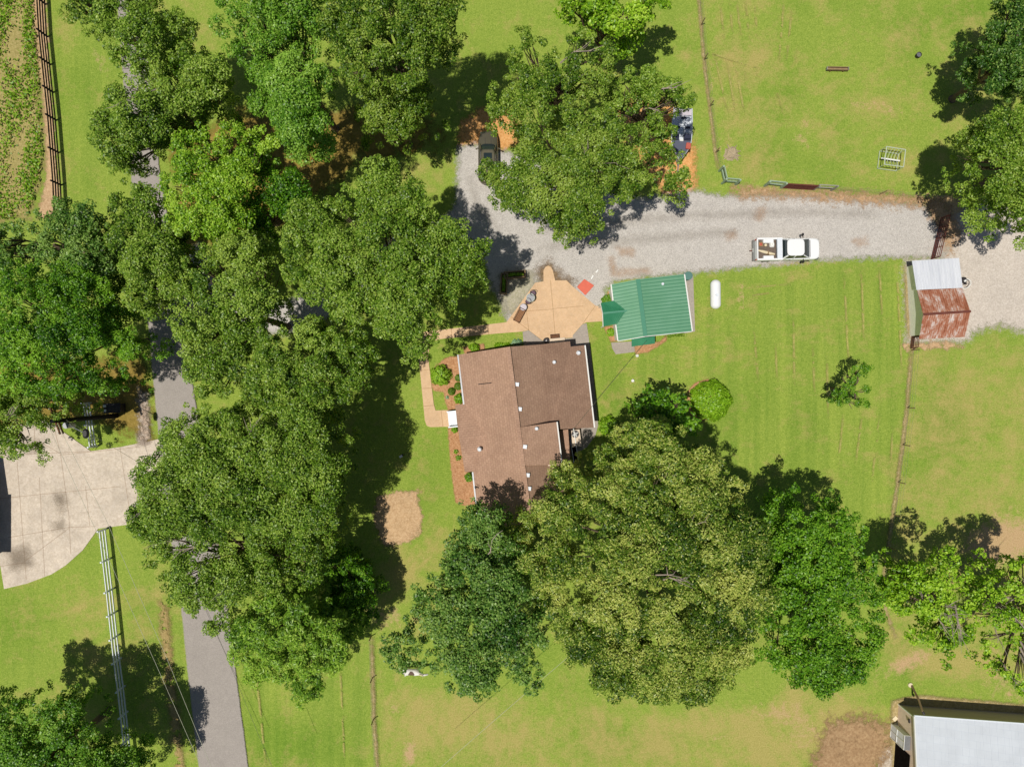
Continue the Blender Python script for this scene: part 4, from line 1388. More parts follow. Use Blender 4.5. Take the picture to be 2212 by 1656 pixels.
T('silver_maple', 'huge silvery yellow-green maple south-east of the house', 'tree',
  [(1175, 1035), (1200, 1008), (1262, 1000), (1300, 958), (1330, 918), (1400, 906), (1450, 905), (1490, 934), (1535, 980), (1575, 1004), (1608, 1050), (1618, 1100), (1655, 1140), (1665, 1230), (1650, 1300), (1640, 1370), (1600, 1400), (1590, 1470), (1550, 1480), (1490, 1530), (1420, 1518), (1330, 1505), (1280, 1460), (1230, 1425), (1200, 1385), (1170, 1320), (1135, 1260), (1102, 1180), (1112, 1125), (1150, 1080)],
  8.5, 15.5, 'silver_leaf', seed=18, lobe=1.7, leaf=.19, aspect=2.3, contrast=.16, bright=.07, dead=4)
T('holly_tree', 'small dark evergreen poking out above the silvery maple', 'tree',
  [(1366, 885), (1382, 860), (1410, 846), (1445, 846), (1480, 858), (1500, 885), (1512, 930), (1450, 950), (1385, 935)], 3.5, 6.2, 'fine_leaf', seed=19, lobe=1.1, leaf=.25, tone=.03)
T('elm_tree', 'saturated green tree on the right side of the silvery maple', 'tree',
  [(1632, 1120), (1650, 1080), (1690, 1070), (1725, 1050), (1760, 1075), (1800, 1070), (1822, 1100), (1850, 1110), (1868, 1155), (1895, 1200), (1892, 1270), (1915, 1320), (1895, 1370), (1880, 1430), (1855, 1462), (1815, 1472), (1790, 1505), (1745, 1488), (1700, 1470), (1650, 1430), (1640, 1370), (1650, 1280), (1660, 1200)],
  7, 11.5, 'fine_leaf', seed=20, lobe=1.5, leaf=.18, tone=.04, contrast=.07)
T('sparse_tree', 'open tree with bare grey twigs standing over the right fence line', 'tree',
  [(1905, 1240), (1945, 1195), (2000, 1200), (2050, 1185), (2090, 1230), (2085, 1290), (2095, 1340), (2075, 1380), (2050, 1440), (2020, 1400), (1980, 1370), (1935, 1340), (1912, 1290)],
  7, 10.5, 'lime_leaf', seed=21, lobe=1.2, leaf=.2, gap=.2, dead=16, density=.9, tone=.0, trunk_at=(1985, 1290))
T('sparse_tree', 'half-dead tree with pale bare branches at the right edge above the white roof', 'tree',
  [(2080, 1250), (2140, 1220), (2212, 1200), (2290, 1220), (2320, 1400), (2250, 1480), (2190, 1510), (2160, 1470), (2130, 1430), (2110, 1370), (2080, 1320)],
  7, 11, 'lime_leaf', seed=22, lobe=1.2, leaf=.2, gap=.24, dead=60, density=.8, tone=.0, trunk_at=(2130, 1300))
T('oak_tree', 'glossy green tree at the right edge above the gravel gate', 'tree',
  [(2070, 342), (2095, 300), (2100, 262), (2150, 240), (2212, 235), (2310, 290), (2320, 480), (2240, 510), (2195, 490), (2175, 455), (2135, 430), (2125, 400), (2085, 378)], 7, 11.5, 'oak_leaf', seed=23, lobe=1.5, tone=.06, trunk_at=(2110, 400))
T('shade_tree', 'dark fine-leaved tree in the top right corner', 'tree',
  [(2108, 95), (2120, 60), (2160, 40), (2180, -20), (2260, -40), (2320, 60), (2320, 230), (2212, 222), (2180, 205), (2150, 190), (2118, 160), (2128, 130)], 6.5, 10, 'dark_maple_leaf', seed=24, lobe=1.3, leaf=.2, aspect=2.4, tone=-.12)
T('oak_tree', 'spreading oak overhanging the gravel lot between the dark car and the boat', 'tree',
  [(1036, 235), (1062, 198), (1100, 190), (1180, 195), (1240, 205), (1300, 225), (1350, 255), (1400, 275), (1430, 310), (1462, 345), (1490, 350), (1488, 395), (1470, 418), (1440, 400), (1405, 382), (1378, 415), (1350, 448), (1310, 478), (1290, 512), (1240, 508), (1190, 485), (1120, 462), (1070, 440), (1045, 405), (1026, 375), (1050, 358), (1105, 350), (1120, 300), (1085, 262), (1045, 258)],
  8.5, 14, 'oak_leaf_dark', seed=25, lobe=1.7, contrast=.1, tone=.06, dead=3)
T('oak_tree', 'narrow oak lobe growing north of the oak over the gravel lot', 'tree',
  [(1115, 80), (1135, 52), (1158, 65), (1175, 95), (1208, 105), (1228, 70), (1262, 58), (1300, 85), (1345, 130), (1320, 165), (1300, 200), (1240, 212), (1180, 205), (1115, 195), (1092, 170), (1090, 130)], 9, 13, 'oak_leaf_dark', seed=26, lobe=1.5, tone=.04, dead=2)
T('oak_tree', 'smaller oak directly above the stern of the parked boat', 'tree',
  [(1300, 175), (1345, 160), (1375, 140), (1420, 155), (1460, 170), (1498, 195), (1504, 222), (1484, 240), (1462, 246), (1450, 262), (1466, 285), (1462, 305), (1420, 305), (1400, 268), (1378, 240), (1352, 225), (1330, 250), (1300, 220)], 7.5, 10.5, 'oak_leaf', seed=27, lobe=1.3, gap=.12, dead=2, tone=.02)
T('maple_tree', 'lime green maple cut by the top edge right of centre', 'tree',
  [(1208, -20), (1330, -60), (1440, -40), (1438, 8), (1405, 45), (1385, 80), (1350, 78), (1332, 95), (1300, 65), (1262, 45), (1240, 38), (1215, 15)], 6, 10, 'lime_leaf', seed=28, lobe=1.4, leaf=.22, tone=-.03)
T('shade_tree', 'dark tree in the bottom left corner beside the white fence', 'tree',
  [(-80, 1500), (0, 1535), (30, 1500), (62, 1515), (100, 1500), (135, 1520), (160, 1512), (205, 1555), (215, 1590), (262, 1610), (290, 1660), (290, 1760), (-80, 1760)], 6.5, 9.5, 'maple_leaf', seed=29, lobe=1.4, tone=-.14)
T('young_tree', 'young thin tree alone on the right hand lawn', 'tree',
  [(1795, 838), (1800, 826), (1828, 826), (1840, 812), (1830, 800), (1840, 784), (1860, 780), (1886, 794), (1888, 818), (1872, 832), (1888, 850), (1878, 876), (1850, 878), (1836, 868), (1812, 874), (1806, 866), (1826, 850), (1796, 852)], 3, 4.6, 'fine_leaf', seed=30, lobe=.42, leaf=.14, aspect=2.0, gap=.66, tone=.0, trunk_r=.07, density=.5, cover=.7)


def shrub(name, label, x, y, r, h, mat, leaf=.12, n=None, group=None, tone=0.0, ry=None, cat='shrub', lump=0.12):
    global RNG
    RNG = np.random.default_rng(int(x * 7 + y))
    p = V(x, y, h * .6)
    root = thing(name, label, cat, (p.x, p.y, 0), 0, group)
    ry = ry or r
    n = n or int(2.6 * 2 * np.pi * r * ry / (leaf * leaf * .3))
    d = RNG.normal(size=(n, 3))
    d[:, 2] = np.abs(d[:, 2])
    d /= np.linalg.norm(d, axis=1, keepdims=True)
    ph = RNG.uniform(0, 6.28, 6)
    ang = np.arctan2(d[:, 1], d[:, 0])
    lum = 1 + lump * (np.sin(ang * 5 + ph[0]) * .5 + np.sin(ang * 9 + ph[1]) * .4 + RNG.normal(0, .35, n) * .6 + np.sin(d[:, 2] * 12 + ang * 3 + ph[2]) * .4)
    C = d * np.array([r, ry, h]) * (lum * RNG.uniform(.86, 1.02, n))[:, None]
    nr = d + np.array([0, 0, .4]) + RNG.normal(0, .4, (n, 3))
    tn = np.clip(.5 + tone + RNG.normal(0, .17, n), 0, 1)
    leaf_mesh('foliage', C, nr, leaf * RNG.uniform(.7, 1.3, n), tn, mat, root)
    mb = MB()
    for k in range(5):
        a = k * 1.26
        mb.tube([(0, 0, 0), (math.cos(a) * r * .3, math.sin(a) * ry * .3, h * .45), (math.cos(a) * r * .6, math.sin(a) * ry * .6, h * .75)], [.035, .025, .01], 5)
    mb.build('stem', 'bark', root, world=False)
    return root


shrub('round_shrub', 'big dense round bright green shrub on the lawn with mulch at its left edge', 1541, 865, 1.82, 2.0, 'lime_leaf', .2, lump=.07)
shrub('garden_shrub', 'largest leafy bright green shrub in the mulch bed, beside the walkway', 951, 810, .92, 1.4, 'bright_leaf', .17, tone=.12, lump=.14)
shrub('clipped_bush', 'dark clipped ball bush, the most isolated of the bed left of the house', 975, 845, .36, .7, 'oak_leaf_dark', .09, lump=.02, group='clipped ball bushes left of the house', tone=-.1)
shrub('clipped_bush', 'upper clipped ball bush half under the west gutter', 990, 816, .34, .7, 'oak_leaf_dark', .09, lump=.02, group='clipped ball bushes left of the house', tone=0)
shrub('clipped_bush', 'middle clipped ball bush touching the west gutter', 989, 834, .36, .7, 'oak_leaf_dark', .09, lump=.02, group='clipped ball bushes left of the house', tone=0)
shrub('garden_shrub', 'loose spiky green plant beside the porch corner', 992, 861, .45, .8, 'bright_leaf', .16, lump=.25)
shrub('garden_shrub', 'small bush below the white porch steps', 982, 928, .3, .6, 'bright_leaf', .12)
shrub('garden_shrub', 'green bush at the inner corner of the long mulch bed', 1013, 1031, .42, .8, 'maple_leaf', .14)
shrub('garden_shrub', 'bright bush in the bed on the north side of the house', 1024, 750, .5, .9, 'lime_leaf', .13, ry=.36)
shrub('garden_shrub', 'yellowish ball bush in the square bed below the green porch', 1320, 717, .38, .7, 'lime_leaf', .12)
shrub('garden_shrub', 'dark green bush at the corner above the green porch', 1314, 648, .55, .9, 'maple_leaf', .15)
shrub('garden_shrub', 'leafy bush beside the grey paving near the air conditioner', 1316, 920, .85, 1.3, 'bright_leaf', .2, lump=.2)
shrub('garden_shrub', 'small plant in the long mulch bed, halfway down', 985, 975, .2, .4, 'bright_leaf', .12, lump=.3)
shrub('garden_shrub', 'pale low plant in the long mulch bed above its widest part', 990, 988, .25, .4, 'cedar_leaf', .14, lump=.3)
shrub('garden_shrub', 'tiny bluish plant below the isolated ball bush', 966, 858, .16, .3, 'hosta_leaf', .12, lump=.3)
shrub('flower_row', 'row of low bright flowers against the north wall of the house', 1086, 745, .75, .35, 'lime_leaf', .13, ry=.22, cat='plants', lump=.3)
shrub('hosta_clump', 'pale blue-green clump beside the grey paving corner', 1117, 740, .5, .4, 'hosta_leaf', .15, ry=.3, cat='plants', lump=.3)
shrub('weed_clump', 'ragged weeds along the south wall of the green-roofed outbuilding', 1455, 722, .9, .4, 'oak_leaf', .12, ry=.2, cat='plants', lump=.4)


def crop():
    global RNG
    RNG = np.random.default_rng(5)
    poly = [(-60, -40), (70, -40), (84, 150), (94, 330), (86, 400), (60, 470), (-60, 480)]
    C = []
    for k in range(26):
        x = -50 + k * 6.2
        n = 430
        yy = RNG.uniform(-40, 480, n)
        xx = x + yy * .06 + RNG.normal(0, 1.6, n)
        C.append(np.column_stack([xx, yy]))
    C = np.vstack(C)
    den = np.sin(C[:, 0] * .09 + np.sin(C[:, 1] * .02) * 2) * .3 + np.sin(C[:, 1] * .03 + C[:, 0] * .05) * .3 + .45
    den += ((C[:, 0] > 55) & (C[:, 0] < 90)) * .45
    C = C[(RNG.random(len(C)) < den)]
    C = C[poly_sd(C, poly) > 0]
    n = len(C)
    h = np.abs(RNG.normal(.22, .12, n))
    W_ = np.column_stack([(C[:, 0] - 1106) / PX, (828 - C[:, 1]) / PX, h])
    tn = np.clip(RNG.normal(.45, .2, n), 0, 1)
    o = leaf_mesh('crop', W_, RNG.normal(size=(n, 3)) * .6 + np.array([0, 0, 1]), RNG.uniform(.16, .34, n), tn, 'bright_leaf', None, 2.0)
    tag(o, 'patchy rows of low green crop in the field at the upper left edge', 'crop', kind='stuff')


crop()


def rail_fence(name, label, pts, n_rails, mat, top=1.35, spacing=2.35, gap0=.25, posth=1.45, rail_h=.12, rw=.045, group=None, pw=.13, side=1):
    r = thing(name, label, 'fence', V(*pts[0]), 0, group)
    W = [V(*p) for p in pts]
    for a, b in zip(W, W[1:]):
        L = (b - a).length
        k = max(1, round(L / spacing))
        d = (b - a).normalized()
        n = Vector((-d.y, d.x, 0)) * side * (pw / 2 + .03)
        for j in range(k + 1):
            if j == 0 and a != W[0]:
                continue
            p = a.lerp(b, j / k)
            MB().box((p.x, p.y, posth / 2), (pw, pw, posth), math.atan2(d.y, d.x)).build('post', mat, r)
        for q in range(n_rails):
            z = gap0 + (top - gap0) * q / max(1, n_rails - 1)
            MB().beam(a + n + Vector((0, 0, z)), b + n + Vector((0, 0, z)), rw, rail_h).build('rail', mat, r)
    return r


rail_fence('rail_fence', 'black four-rail board fence beside the crop field', [(95, -60), (103, 80), (122, 260), (133, 400), (136, 470)], 4, 'black_board', rail_h=.14, top=1.3, gap0=.3, pw=.12)
rail_fence('rail_fence', 'long white three-rail fence running down to the bottom left corner', [(231, 1141), (246, 1270), (262, 1420), (270, 1480), (294, 1700)], 3, 'white_vinyl', top=1.25, gap0=.45, rail_h=.15, rw=.06, spacing=2.2)
rail_fence('rail_fence', 'short white three-rail fence section beside the utility pole', [(197, 870), (211, 963)], 3, 'white_vinyl', top=1.25, gap0=.45, rail_h=.15, rw=.06, spacing=2.2)
rail_fence('corner_brace', 'weathered plank brace at the pasture corner, the left of the wooden sections', [(1553, 370), (1559, 397), (1588, 399)], 2, 'green_grey_board', top=1.2, gap0=.5, rail_h=.28, rw=.08, spacing=1.5, pw=.16)
rail_fence('plank_section', 'pale green-grey plank fence section left of the rusty tube gate', [(1651, 402), (1686, 406)], 2, 'green_grey_board', top=1.2, gap0=.5, rail_h=.25, rw=.09, spacing=1.5, pw=.16)
rail_fence('plank_section', 'dark grey plank fence section right of the rusty tube gate', [(1756, 410), (1794, 412)], 2, 'grey_board', top=1.2, gap0=.5, rail_h=.1, rw=.08, spacing=1.6, pw=.13)


def tube_gate(name, label, a, b, mat, h=1.25, n=5, bars=3, r=.028):
    a, b = V(*a), V(*b)
    t = thing(name, label, 'gate', a)
    mb = MB()
    for p, q in (((a.x, a.y, .15), (a.x, a.y, h)), ((b.x, b.y, .15), (b.x, b.y, h)), ((a.x, a.y, .15), (b.x, b.y, .15)), ((a.x, a.y, h), (b.x, b.y, h))):
        mb.tube([p, q], r * 1.3, 6)
    mb.build('gate_frame', mat, t)
    for k in range(1, n):
        z = .15 + (h - .15) * k / n
        MB().tube([(a.x, a.y, z), (b.x, b.y, z)], r, 6).build('rail', mat, t)
    for k in range(1, bars + 1):
        p = a.lerp(b, k / (bars + 1))
        MB().tube([(p.x, p.y, .15), (p.x, p.y, h)], r, 6).build('upright', mat, t)
    return t


tube_gate('tube_gate', 'rusty brown tube gate between the two plank fence sections', (1687, 406), (1755, 410), 'rust_steel', r=.05)
tube_gate('tube_gate', 'dark red tube gate across the drive above the shed', (2031, 472), (2010, 560), 'rust_steel', r=.035, h=1.4)
tube_gate('tube_gate', 'small brown tube gate below the shed at the fence line', (1968, 728), (1965, 752), 'brown_board', r=.035, bars=0, n=5)


def wire_fence(label, pts, spacing=3.6):
    r = thing('wire_fence', label, 'fence', V(*pts[0]))
    W = [V(*p) for p in pts]
    k0 = 0
    for a, b in zip(W, W[1:]):
        k = max(1, round((b - a).length / spacing))
        for j in range(k + 1):
            if j == 0 and a != W[0]:
                continue
            p = a.lerp(b, j / k)
            MB().tube([(p.x, p.y, 0), (p.x + .02, p.y, 1.3)], [.05, .045], 6).build('post', 'weathered_wood', r)
    for z in (.4, .8, 1.2):
        mb = MB()
        for a, b in zip(W, W[1:]):
            mb.tube([(a.x, a.y, z), (b.x, b.y, z)], .006, 4)
        mb.build('wire', 'grey_metal', r)


wire_fence('thin wire fence between the lawn and the right pasture', [(1968, 756), (1958, 880), (1938, 1040), (1918, 1180), (1905, 1260)])
wire_fence('thin wire fence along the left side of the top right pasture', [(1508, -20), (1520, 130), (1545, 330), (1553, 370)], 4)
wire_fence('thin wire fence from the bottom edge to the dark cedar', [(816, 1670), (808, 1550), (803, 1372)], 4)
wire_fence('thin wire fence along the brown soil above the gravel drive', [(1794, 412), (1900, 420), (2030, 432)], 4)


# ------------------------------------------------------------------ vehicles
def wheel(parent, x, y, r=.36, wd=.24):
    t = MB().tube([(x, y - wd / 2, r), (x, y + wd / 2, r)], r, 20).build('wheel', 'rubber', parent, world=False)
    MB().tube([(x, y - wd / 2 - .01, r), (x, y + wd / 2 + .01, r)], r * .58, 14).build('rim', 'chrome', t, world=False)


def body_rings(sections, N=48):
    """sections: (z, a, b, n, cx)"""
    return [sup(a, b, n, cx, 0, z, N) for z, a, b, n, cx in sections]


def pickup():
    p = V(1697, 538.5, 0)
    c = Vector(((515 + 652) / 2 / PX, 0, 0))
    y = V(0, 538, 1.0).y
    t = thing('pickup_truck', 'white pickup truck with scrap in its open bed parked on the gravel drive', 'truck', (24.33, y, 0), math.radians(0.8))
    L = 5.75
    X = lambda m: m - L / 2
    # lower body: cab+hood
    mb = MB()
    cx = (X(2.38) + X(5.75)) / 2
    a = (5.75 - 2.38) / 2
    mb.rings(body_rings([(.38, a * .97, .90, 7, cx), (.55, a, .96, 7, cx), (.95, a, .96, 6, cx), (1.08, a * .985, .93, 6, cx), (1.14, a * .95, .86, 5, cx)]))
    mb.build('body', 'truck_paint', t, world=False, smooth=False)
    # bed
    mb = MB()
    x0, x1 = X(.2), X(2.42)
    for s in (-1, 1):
        mb.box(((x0 + x1) / 2, s * .92, .82), (x1 - x0, .10, .72))
        mb.box(((x0 + x1) / 2, s * .91, 1.19), (x1 - x0, .15, .05))
        mb.box((X(1.25), s * .72, .88), (.9, .3, .3))
    mb.box((x0 + .04, 0, .86), (.09, 1.8, .64))
    mb.box((x1 - .05, 0, .86), (.06, 1.8, .6))
    mb.build('bed', 'truck_paint', t, world=False)
    MB().box(((x0 + x1) / 2, 0, .66), (x1 - x0 - .1, 1.75, .05)).build('bed_floor', 'bedliner', t, world=False)
    MB().box((X(.10), 0, .56), (.2, 1.85, .2)).build('rear_bumper', 'chrome', t, world=False)
    MB().box((X(-.12), 0, .45), (.22, .07, .06)).build('tow_hitch', 'rust_steel', t, world=False)
    MB().box((X(.0), 0, .62), (.02, .35, .14)).build('licence_plate', 'white_paint', t, world=False)
    MB().box((X(5.70), 0, .55), (.16, 1.8, .22)).build('front_bumper', 'chrome', t, world=False)
    MB().box((X(2.15), 0, 1.2), (.44, 1.78, .2)).build('toolbox', 'white_vinyl', t, world=False)
    # greenhouse
    def rect(xa, xb, hw, z, xs=0):
        return [(X(xa), -hw, z), (X(xb), -hw + xs, z), (X(xb), hw - xs, z), (X(xa), hw, z)]
    mb = MB()
    b0, b1 = rect(2.45, 4.82, .87, 1.12, .03), rect(2.66, 4.05, .70, 1.74)
    mb.hexa(b0 + b1)
    mb.build('windows', 'glass', t, world=False)
    mb = MB()
    mb.rings([sup(.72, .72, 5, X(3.36), 0, 1.73), sup(.76, .74, 5, X(3.36), 0, 1.77), sup(.72, .70, 5, X(3.36), 0, 1.82), sup(.5, .5, 4, X(3.36), 0, 1.835)])
    mb.build('roof', 'truck_paint', t, world=False, smooth=False)
    mb = MB()
    for s in (-1, 1):
        mb.beam((X(4.84), s * .87, 1.12), (X(4.08), s * .71, 1.76), .07, .07)
        mb.beam((X(2.45), s * .87, 1.12), (X(2.66), s * .71, 1.76), .12, .1)
        mb.beam((X(3.35), s * .885, 1.12), (X(3.35), s * .725, 1.76), .08, .06)
    mb.build('pillar', 'truck_paint', t, world=False)
    for s in (-1, 1):
        mb = MB()
        mb.beam((X(4.25), s * .93, 1.2), (X(4.2), s * 1.12, 1.22), .06, .05)
        mb.box((X(4.18), s * 1.2, 1.27), (.11, .2, .3))
        mb.build('mirror', 'black_plastic', t, world=False)
        MB().box((X(5.66), s * .68, .85), (.08, .34, .18)).build('headlight', 'glass', t, world=False)
        MB().box((X(.19), s * .88, .85), (.05, .12, .3)).build('tail_light', 'cooler_red', t, world=False)
        for x in (1.2, 4.75):
            wheel(t, X(x), s * .85)
        mb = MB()
        mb.box((X(3.1), s * .975, 1.0), (.16, .03, .04))
        mb.build('door_handle', 'black_plastic', t, world=False)
    # wipers line between hood and windscreen
    MB().box((X(4.86), 0, 1.135), (.06, 1.5, .03)).build('cowl', 'black_plastic', t, world=False)
    # loose things in the bed
    def item(nm, lab, cat, parts, mat):
        o = thing(nm, lab, cat, tuple(Vector((24.33, y, .69)) + Vector(parts[0])))
        parts[1](o)
        return o
    def at(m, yy):
        return (X(m), yy, 0)
    def tarp(o):
        MB().tube([(-.75, .18, .1), (-.3, .06, .13), (.3, -.1, .12), (.72, -.16, .1)], [.06, .13, .14, .08], 10).build('roll', 'cream', o, world=False)
        MB().tube([(.1, -.2, .12), (.14, .1, .12)], .145, 10).build('strap', 'weathered_wood', o, world=False)
    item('cloth_roll', 'long cream roll lying in the bed of the white pickup', 'roll', (at(1.15, -.25), tarp), None)
    def bag(o):
        MB().rings([sup(.2, .2, 4, 0, 0, 0), sup(.22, .24, 4, 0, 0, .15), sup(.15, .16, 3, 0, 0, .28)]).build('sack', 'white_paint', o, world=False)
        MB().tube([(0, 0, .26), (.02, .02, .36)], [.05, .07], 8).build('knot', 'white_paint', o, world=False)
    item('feed_bag', 'white sack near the toolbox in the pickup bed', 'bag', (at(1.62, .42), bag), None)
    def crate(o):
        mb = MB()
        for s in (-1, 1):
            mb.box((s * .15, 0, .12), (.03, .3, .24))
            mb.box((0, s * .15, .12), (.3, .03, .24))
        mb.box((0, 0, .02), (.3, .3, .03))
        mb.build('box_walls', 'cardboard', o, world=False)
        MB().box((0, 0, .14), (.22, .22, .1), .3).build('contents', 'cooler_red', o, world=False)
    item('open_box', 'open brown box at the tailgate end of the pickup bed', 'box', (at(.62, .45), crate), None)
    def tin(o):
        MB().tube([(0, 0, 0), (0, 0, .2)], .12, 12).build('can_body', 'cardboard', o, world=False)
        MB().tube([(0, 0, .2), (0, 0, .23)], [.125, .1], 12).build('lid', 'cream', o, world=False)
    item('paint_can', 'tan can standing between the box and the sack in the pickup', 'can', (at(1.05, .38), tin), None)


pickup()


def suv():
    f = V(1054.5, 285, .7)
    t = thing('suv', 'olive brown car parked half under the oak on the gravel lot', 'car', (V(1054.5, 340, .9).x, f.y - 2.3, 0), math.radians(90))
    mb = MB()
    mb.rings(body_rings([(.3, 2.26, .82, 5, 0), (.5, 2.34, .88, 4.5, 0), (.82, 2.36, .89, 4.2, 0), (.98, 2.28, .86, 4, -.03), (1.06, 2.15, .79, 4, -.06)], 56))
    mb.build('body', 'suv_paint', t, world=False, smooth=True)
    mb = MB()
    for s in (-1, 1):
        mb.tube([(1.1, s * .26, 1.065), (1.7, s * .25, 1.045), (2.1, s * .2, .99)], .018, 5)
    mb.build('hood_crease', 'dark_metal', t, world=False)
    mb = MB()
    mb.rings([sup(1.64, .77, 4.5, -.48, 0, 1.02, 48), sup(1.45, .71, 4.5, -.6, 0, 1.3, 48), sup(1.16, .6, 4.5, -.76, 0, 1.62, 48)])
    mb.build('windows', 'glass', t, world=False)
    mb = MB()
    mb.rings([sup(1.16, .60, 6, -.76, 0, 1.6), sup(1.2, .63, 6, -.76, 0, 1.64), sup(1.1, .56, 5, -.76, 0, 1.70)])
    mb.build('roof', 'suv_paint', t, world=False)
    MB().box((-.15, 0, 1.705), (.5, .72, .02)).build('sunroof', 'glass', t, world=False)
    mb = MB()
    for s in (-1, 1):
        mb.beam((1.14, s * .72, 1.04), (.4, s * .59, 1.64), .07, .06)
        mb.beam((-.35, s * .78, 1.04), (-.35, s * .61, 1.64), .08, .05)
        mb.beam((-2.1, s * .78, 1.04), (-1.9, s * .6, 1.64), .12, .08)
    mb.build('pillar', 'suv_paint', t, world=False)
    for s in (-1, 1):
        mb = MB()
        mb.beam((.72, s * .84, 1.08), (.66, s * 1.02, 1.12), .08, .06)
        mb.box((.63, s * 1.02, 1.14), (.1, .16, .14))
        mb.build('mirror', 'suv_paint', t, world=False)
        MB().rings([sup(.14, .1, 3, 2.12, s * .6, .78), sup(.12, .09, 3, 2.12, s * .6, .9)]).build('headlight', 'pale_metal', t, world=False)
        for x in (-1.4, 1.4):
            wheel(t, x, s * .78, .35)
    MB().box((2.3, 0, .5), (.12, 1.1, .2)).build('grille', 'black_plastic', t, world=False)


suv()


def boat():
    # bow to the south
    c0 = V(1471, 292, 1.0)
    t = thing('boat', 'aluminium fishing boat with a grey carpeted bow deck parked at the lot edge', 'boat', (c0.x, c0.y, 0), math.radians(-93))
    # local x forward (bow)
    sta = [(-2.3, .84), (-1.2, .92), (0, .94), (.7, .90), (1.3, .70), (1.8, .40), (2.15, .16), (2.28, .03)]
    def ring(z, k, dx=0):
        L = [(x * (1 if x < 1.5 else 1 - (1 - k) * .12) + dx, y * k, z) for x, y in sta]
        return L + [(x, -y, z_) for x, y, z_ in L[::-1]]
    mb = MB()
    mb.rings([ring(.62, .55), ring(.8, .85), ring(1.25, 1.0), ring(1.27, .94), ring(1.0, .9)][::1])
    mb.build('hull', 'white_vinyl', t, world=False)
    mb = MB()
    L = [(x, y * .93) for x, y in sta if x >= .45]
    L = [(.55, .86)] + [(x, y * .9) for x, y in sta if x > .6]
    mb.prism(L + [(x, -y) for x, y in L[::-1]], 1.05, 1.24)
    mb.build('bow_deck', 'carpet', t, world=False)
    MB().prism([(-2.2, .78), (-1.7, .80), (-1.7, -.80), (-2.2, -.78)], 1.03, 1.2).build('stern_deck', 'table_top', t, world=False)
    mb = MB()
    mb.box((.3, .5, 1.25), (.5, .6, .4))
    mb.box((.45, .5, 1.5), (.05, .55, .2))
    mb.build('console', 'navy', t, world=False)
    MB().box((.3, -.5, 1.2), (.5, .55, .35)).build('side_console', 'navy', t, world=False)
    for x, yy in ((-.35, .48), (-.35, -.42), (-1.2, .1)):
        s_ = MB().box((x, yy, 1.15), (.4, .45, .12)).build('seat', 'white_vinyl', t, world=False)
        MB().box((x - .2, yy, 1.35), (.1, .42, .36)).build('backrest', 'navy', s_, world=False)
    mb = MB()
    mb.box((-2.45, 0, 1.35), (.35, .3, .5))
    mb.tube([(-2.5, 0, .5), (-2.5, 0, 1.2)], .09, 8)
    mb.build('outboard_motor', 'black_plastic', t, world=False)
    mb = MB()
    mb.tube([(.55, -.15, 1.28), (.55, .15, 1.28)], .1, 8)
    mb.build('centre_hatch', 'white_paint', t, world=False)
    tr = thing('boat_trailer', 'low galvanised trailer under the fishing boat', 'trailer', (c0.x, c0.y, 0), math.radians(-93))
    mb = MB()
    for s in (-1, 1):
        mb.beam((-2.1, s * .55, .5), (1.2, s * .5, .5), .08, .1)
        mb.beam((1.2, s * .5, .5), (2.5, 0, .48), .08, .1)
    for x in (-1.8, -.6, .9):
        mb.beam((x, -.55, .5), (x, .55, .5), .07, .08)
    mb.build('frame', 'grey_metal', tr, world=False)
    MB().beam((2.4, 0, .5), (3.1, 0, .5), .08, .08).build('tongue', 'grey_metal', tr, world=False)
    for s in (-1, 1):
        wheel(tr, -.7, s * .72, .28, .18)
    for s in (-1, 1):
        MB().box((-.7, s * .8, .6), (.7, .2, .04)).build('mudguard', 'black_plastic', tr, world=False)
    q = V(1517 - 1, 0)
    cp = V(1486.5, 316, 1.35)
    cl = thing('cooler', 'faded red box lying on the bow deck of the boat', 'box', (cp.x, cp.y, 1.245), math.radians(-8))
    MB().rings([sup(.2, .26, 6, 0, 0, 0), sup(.21, .27, 6, 0, 0, .2)]).build('box_body', 'cooler_red', cl, world=False)
    MB().rings([sup(.22, .28, 6, 0, 0, .2), sup(.2, .26, 6, 0, 0, .25)]).build('lid', 'cooler_red', cl, world=False)


boat()


# ------------------------------------------------------------------ yard objects
def propane():
    p = V(1546, 635.5, .7)
    t = thing('propane_tank', 'long white propane tank lying on the lawn right of the green roof', 'gas tank', (p.x, p.y, 0), math.radians(90.5))
    r = .45
    L = 1.3
    pts = [(-L, 0)]
    P_, R_ = [], []
    for k in range(9):
        a = math.pi / 2 * k / 8
        P_.append((-L + r * .9 * (1 - math.sin(a)) - .0, 0, .66)); R_.append(r * math.cos(a) + .001)
    prof = [(-L + r * .9 * (1 - math.cos(math.pi / 2 * k / 8)), r * math.sin(math.pi / 2 * k / 8) + .002) for k in range(9)]
    prof += [(-x, q) for x, q in prof[::-1]]
    MB().tube([(x, 0, .66) for x, q in prof], [q for x, q in prof], 28, False).build('tank', 'truck_paint', t, world=False, smooth=True)
    MB().tube([(-.12, 0, 1.06), (-.12, 0, 1.2)], [.15, .13], 16).build('valve_dome', 'white_vinyl', t, world=False)
    for x in (-.75, .75):
        MB().box((x, 0, .13), (.12, .6, .26)).build('saddle', 'concrete_grey', t, world=False)


propane()


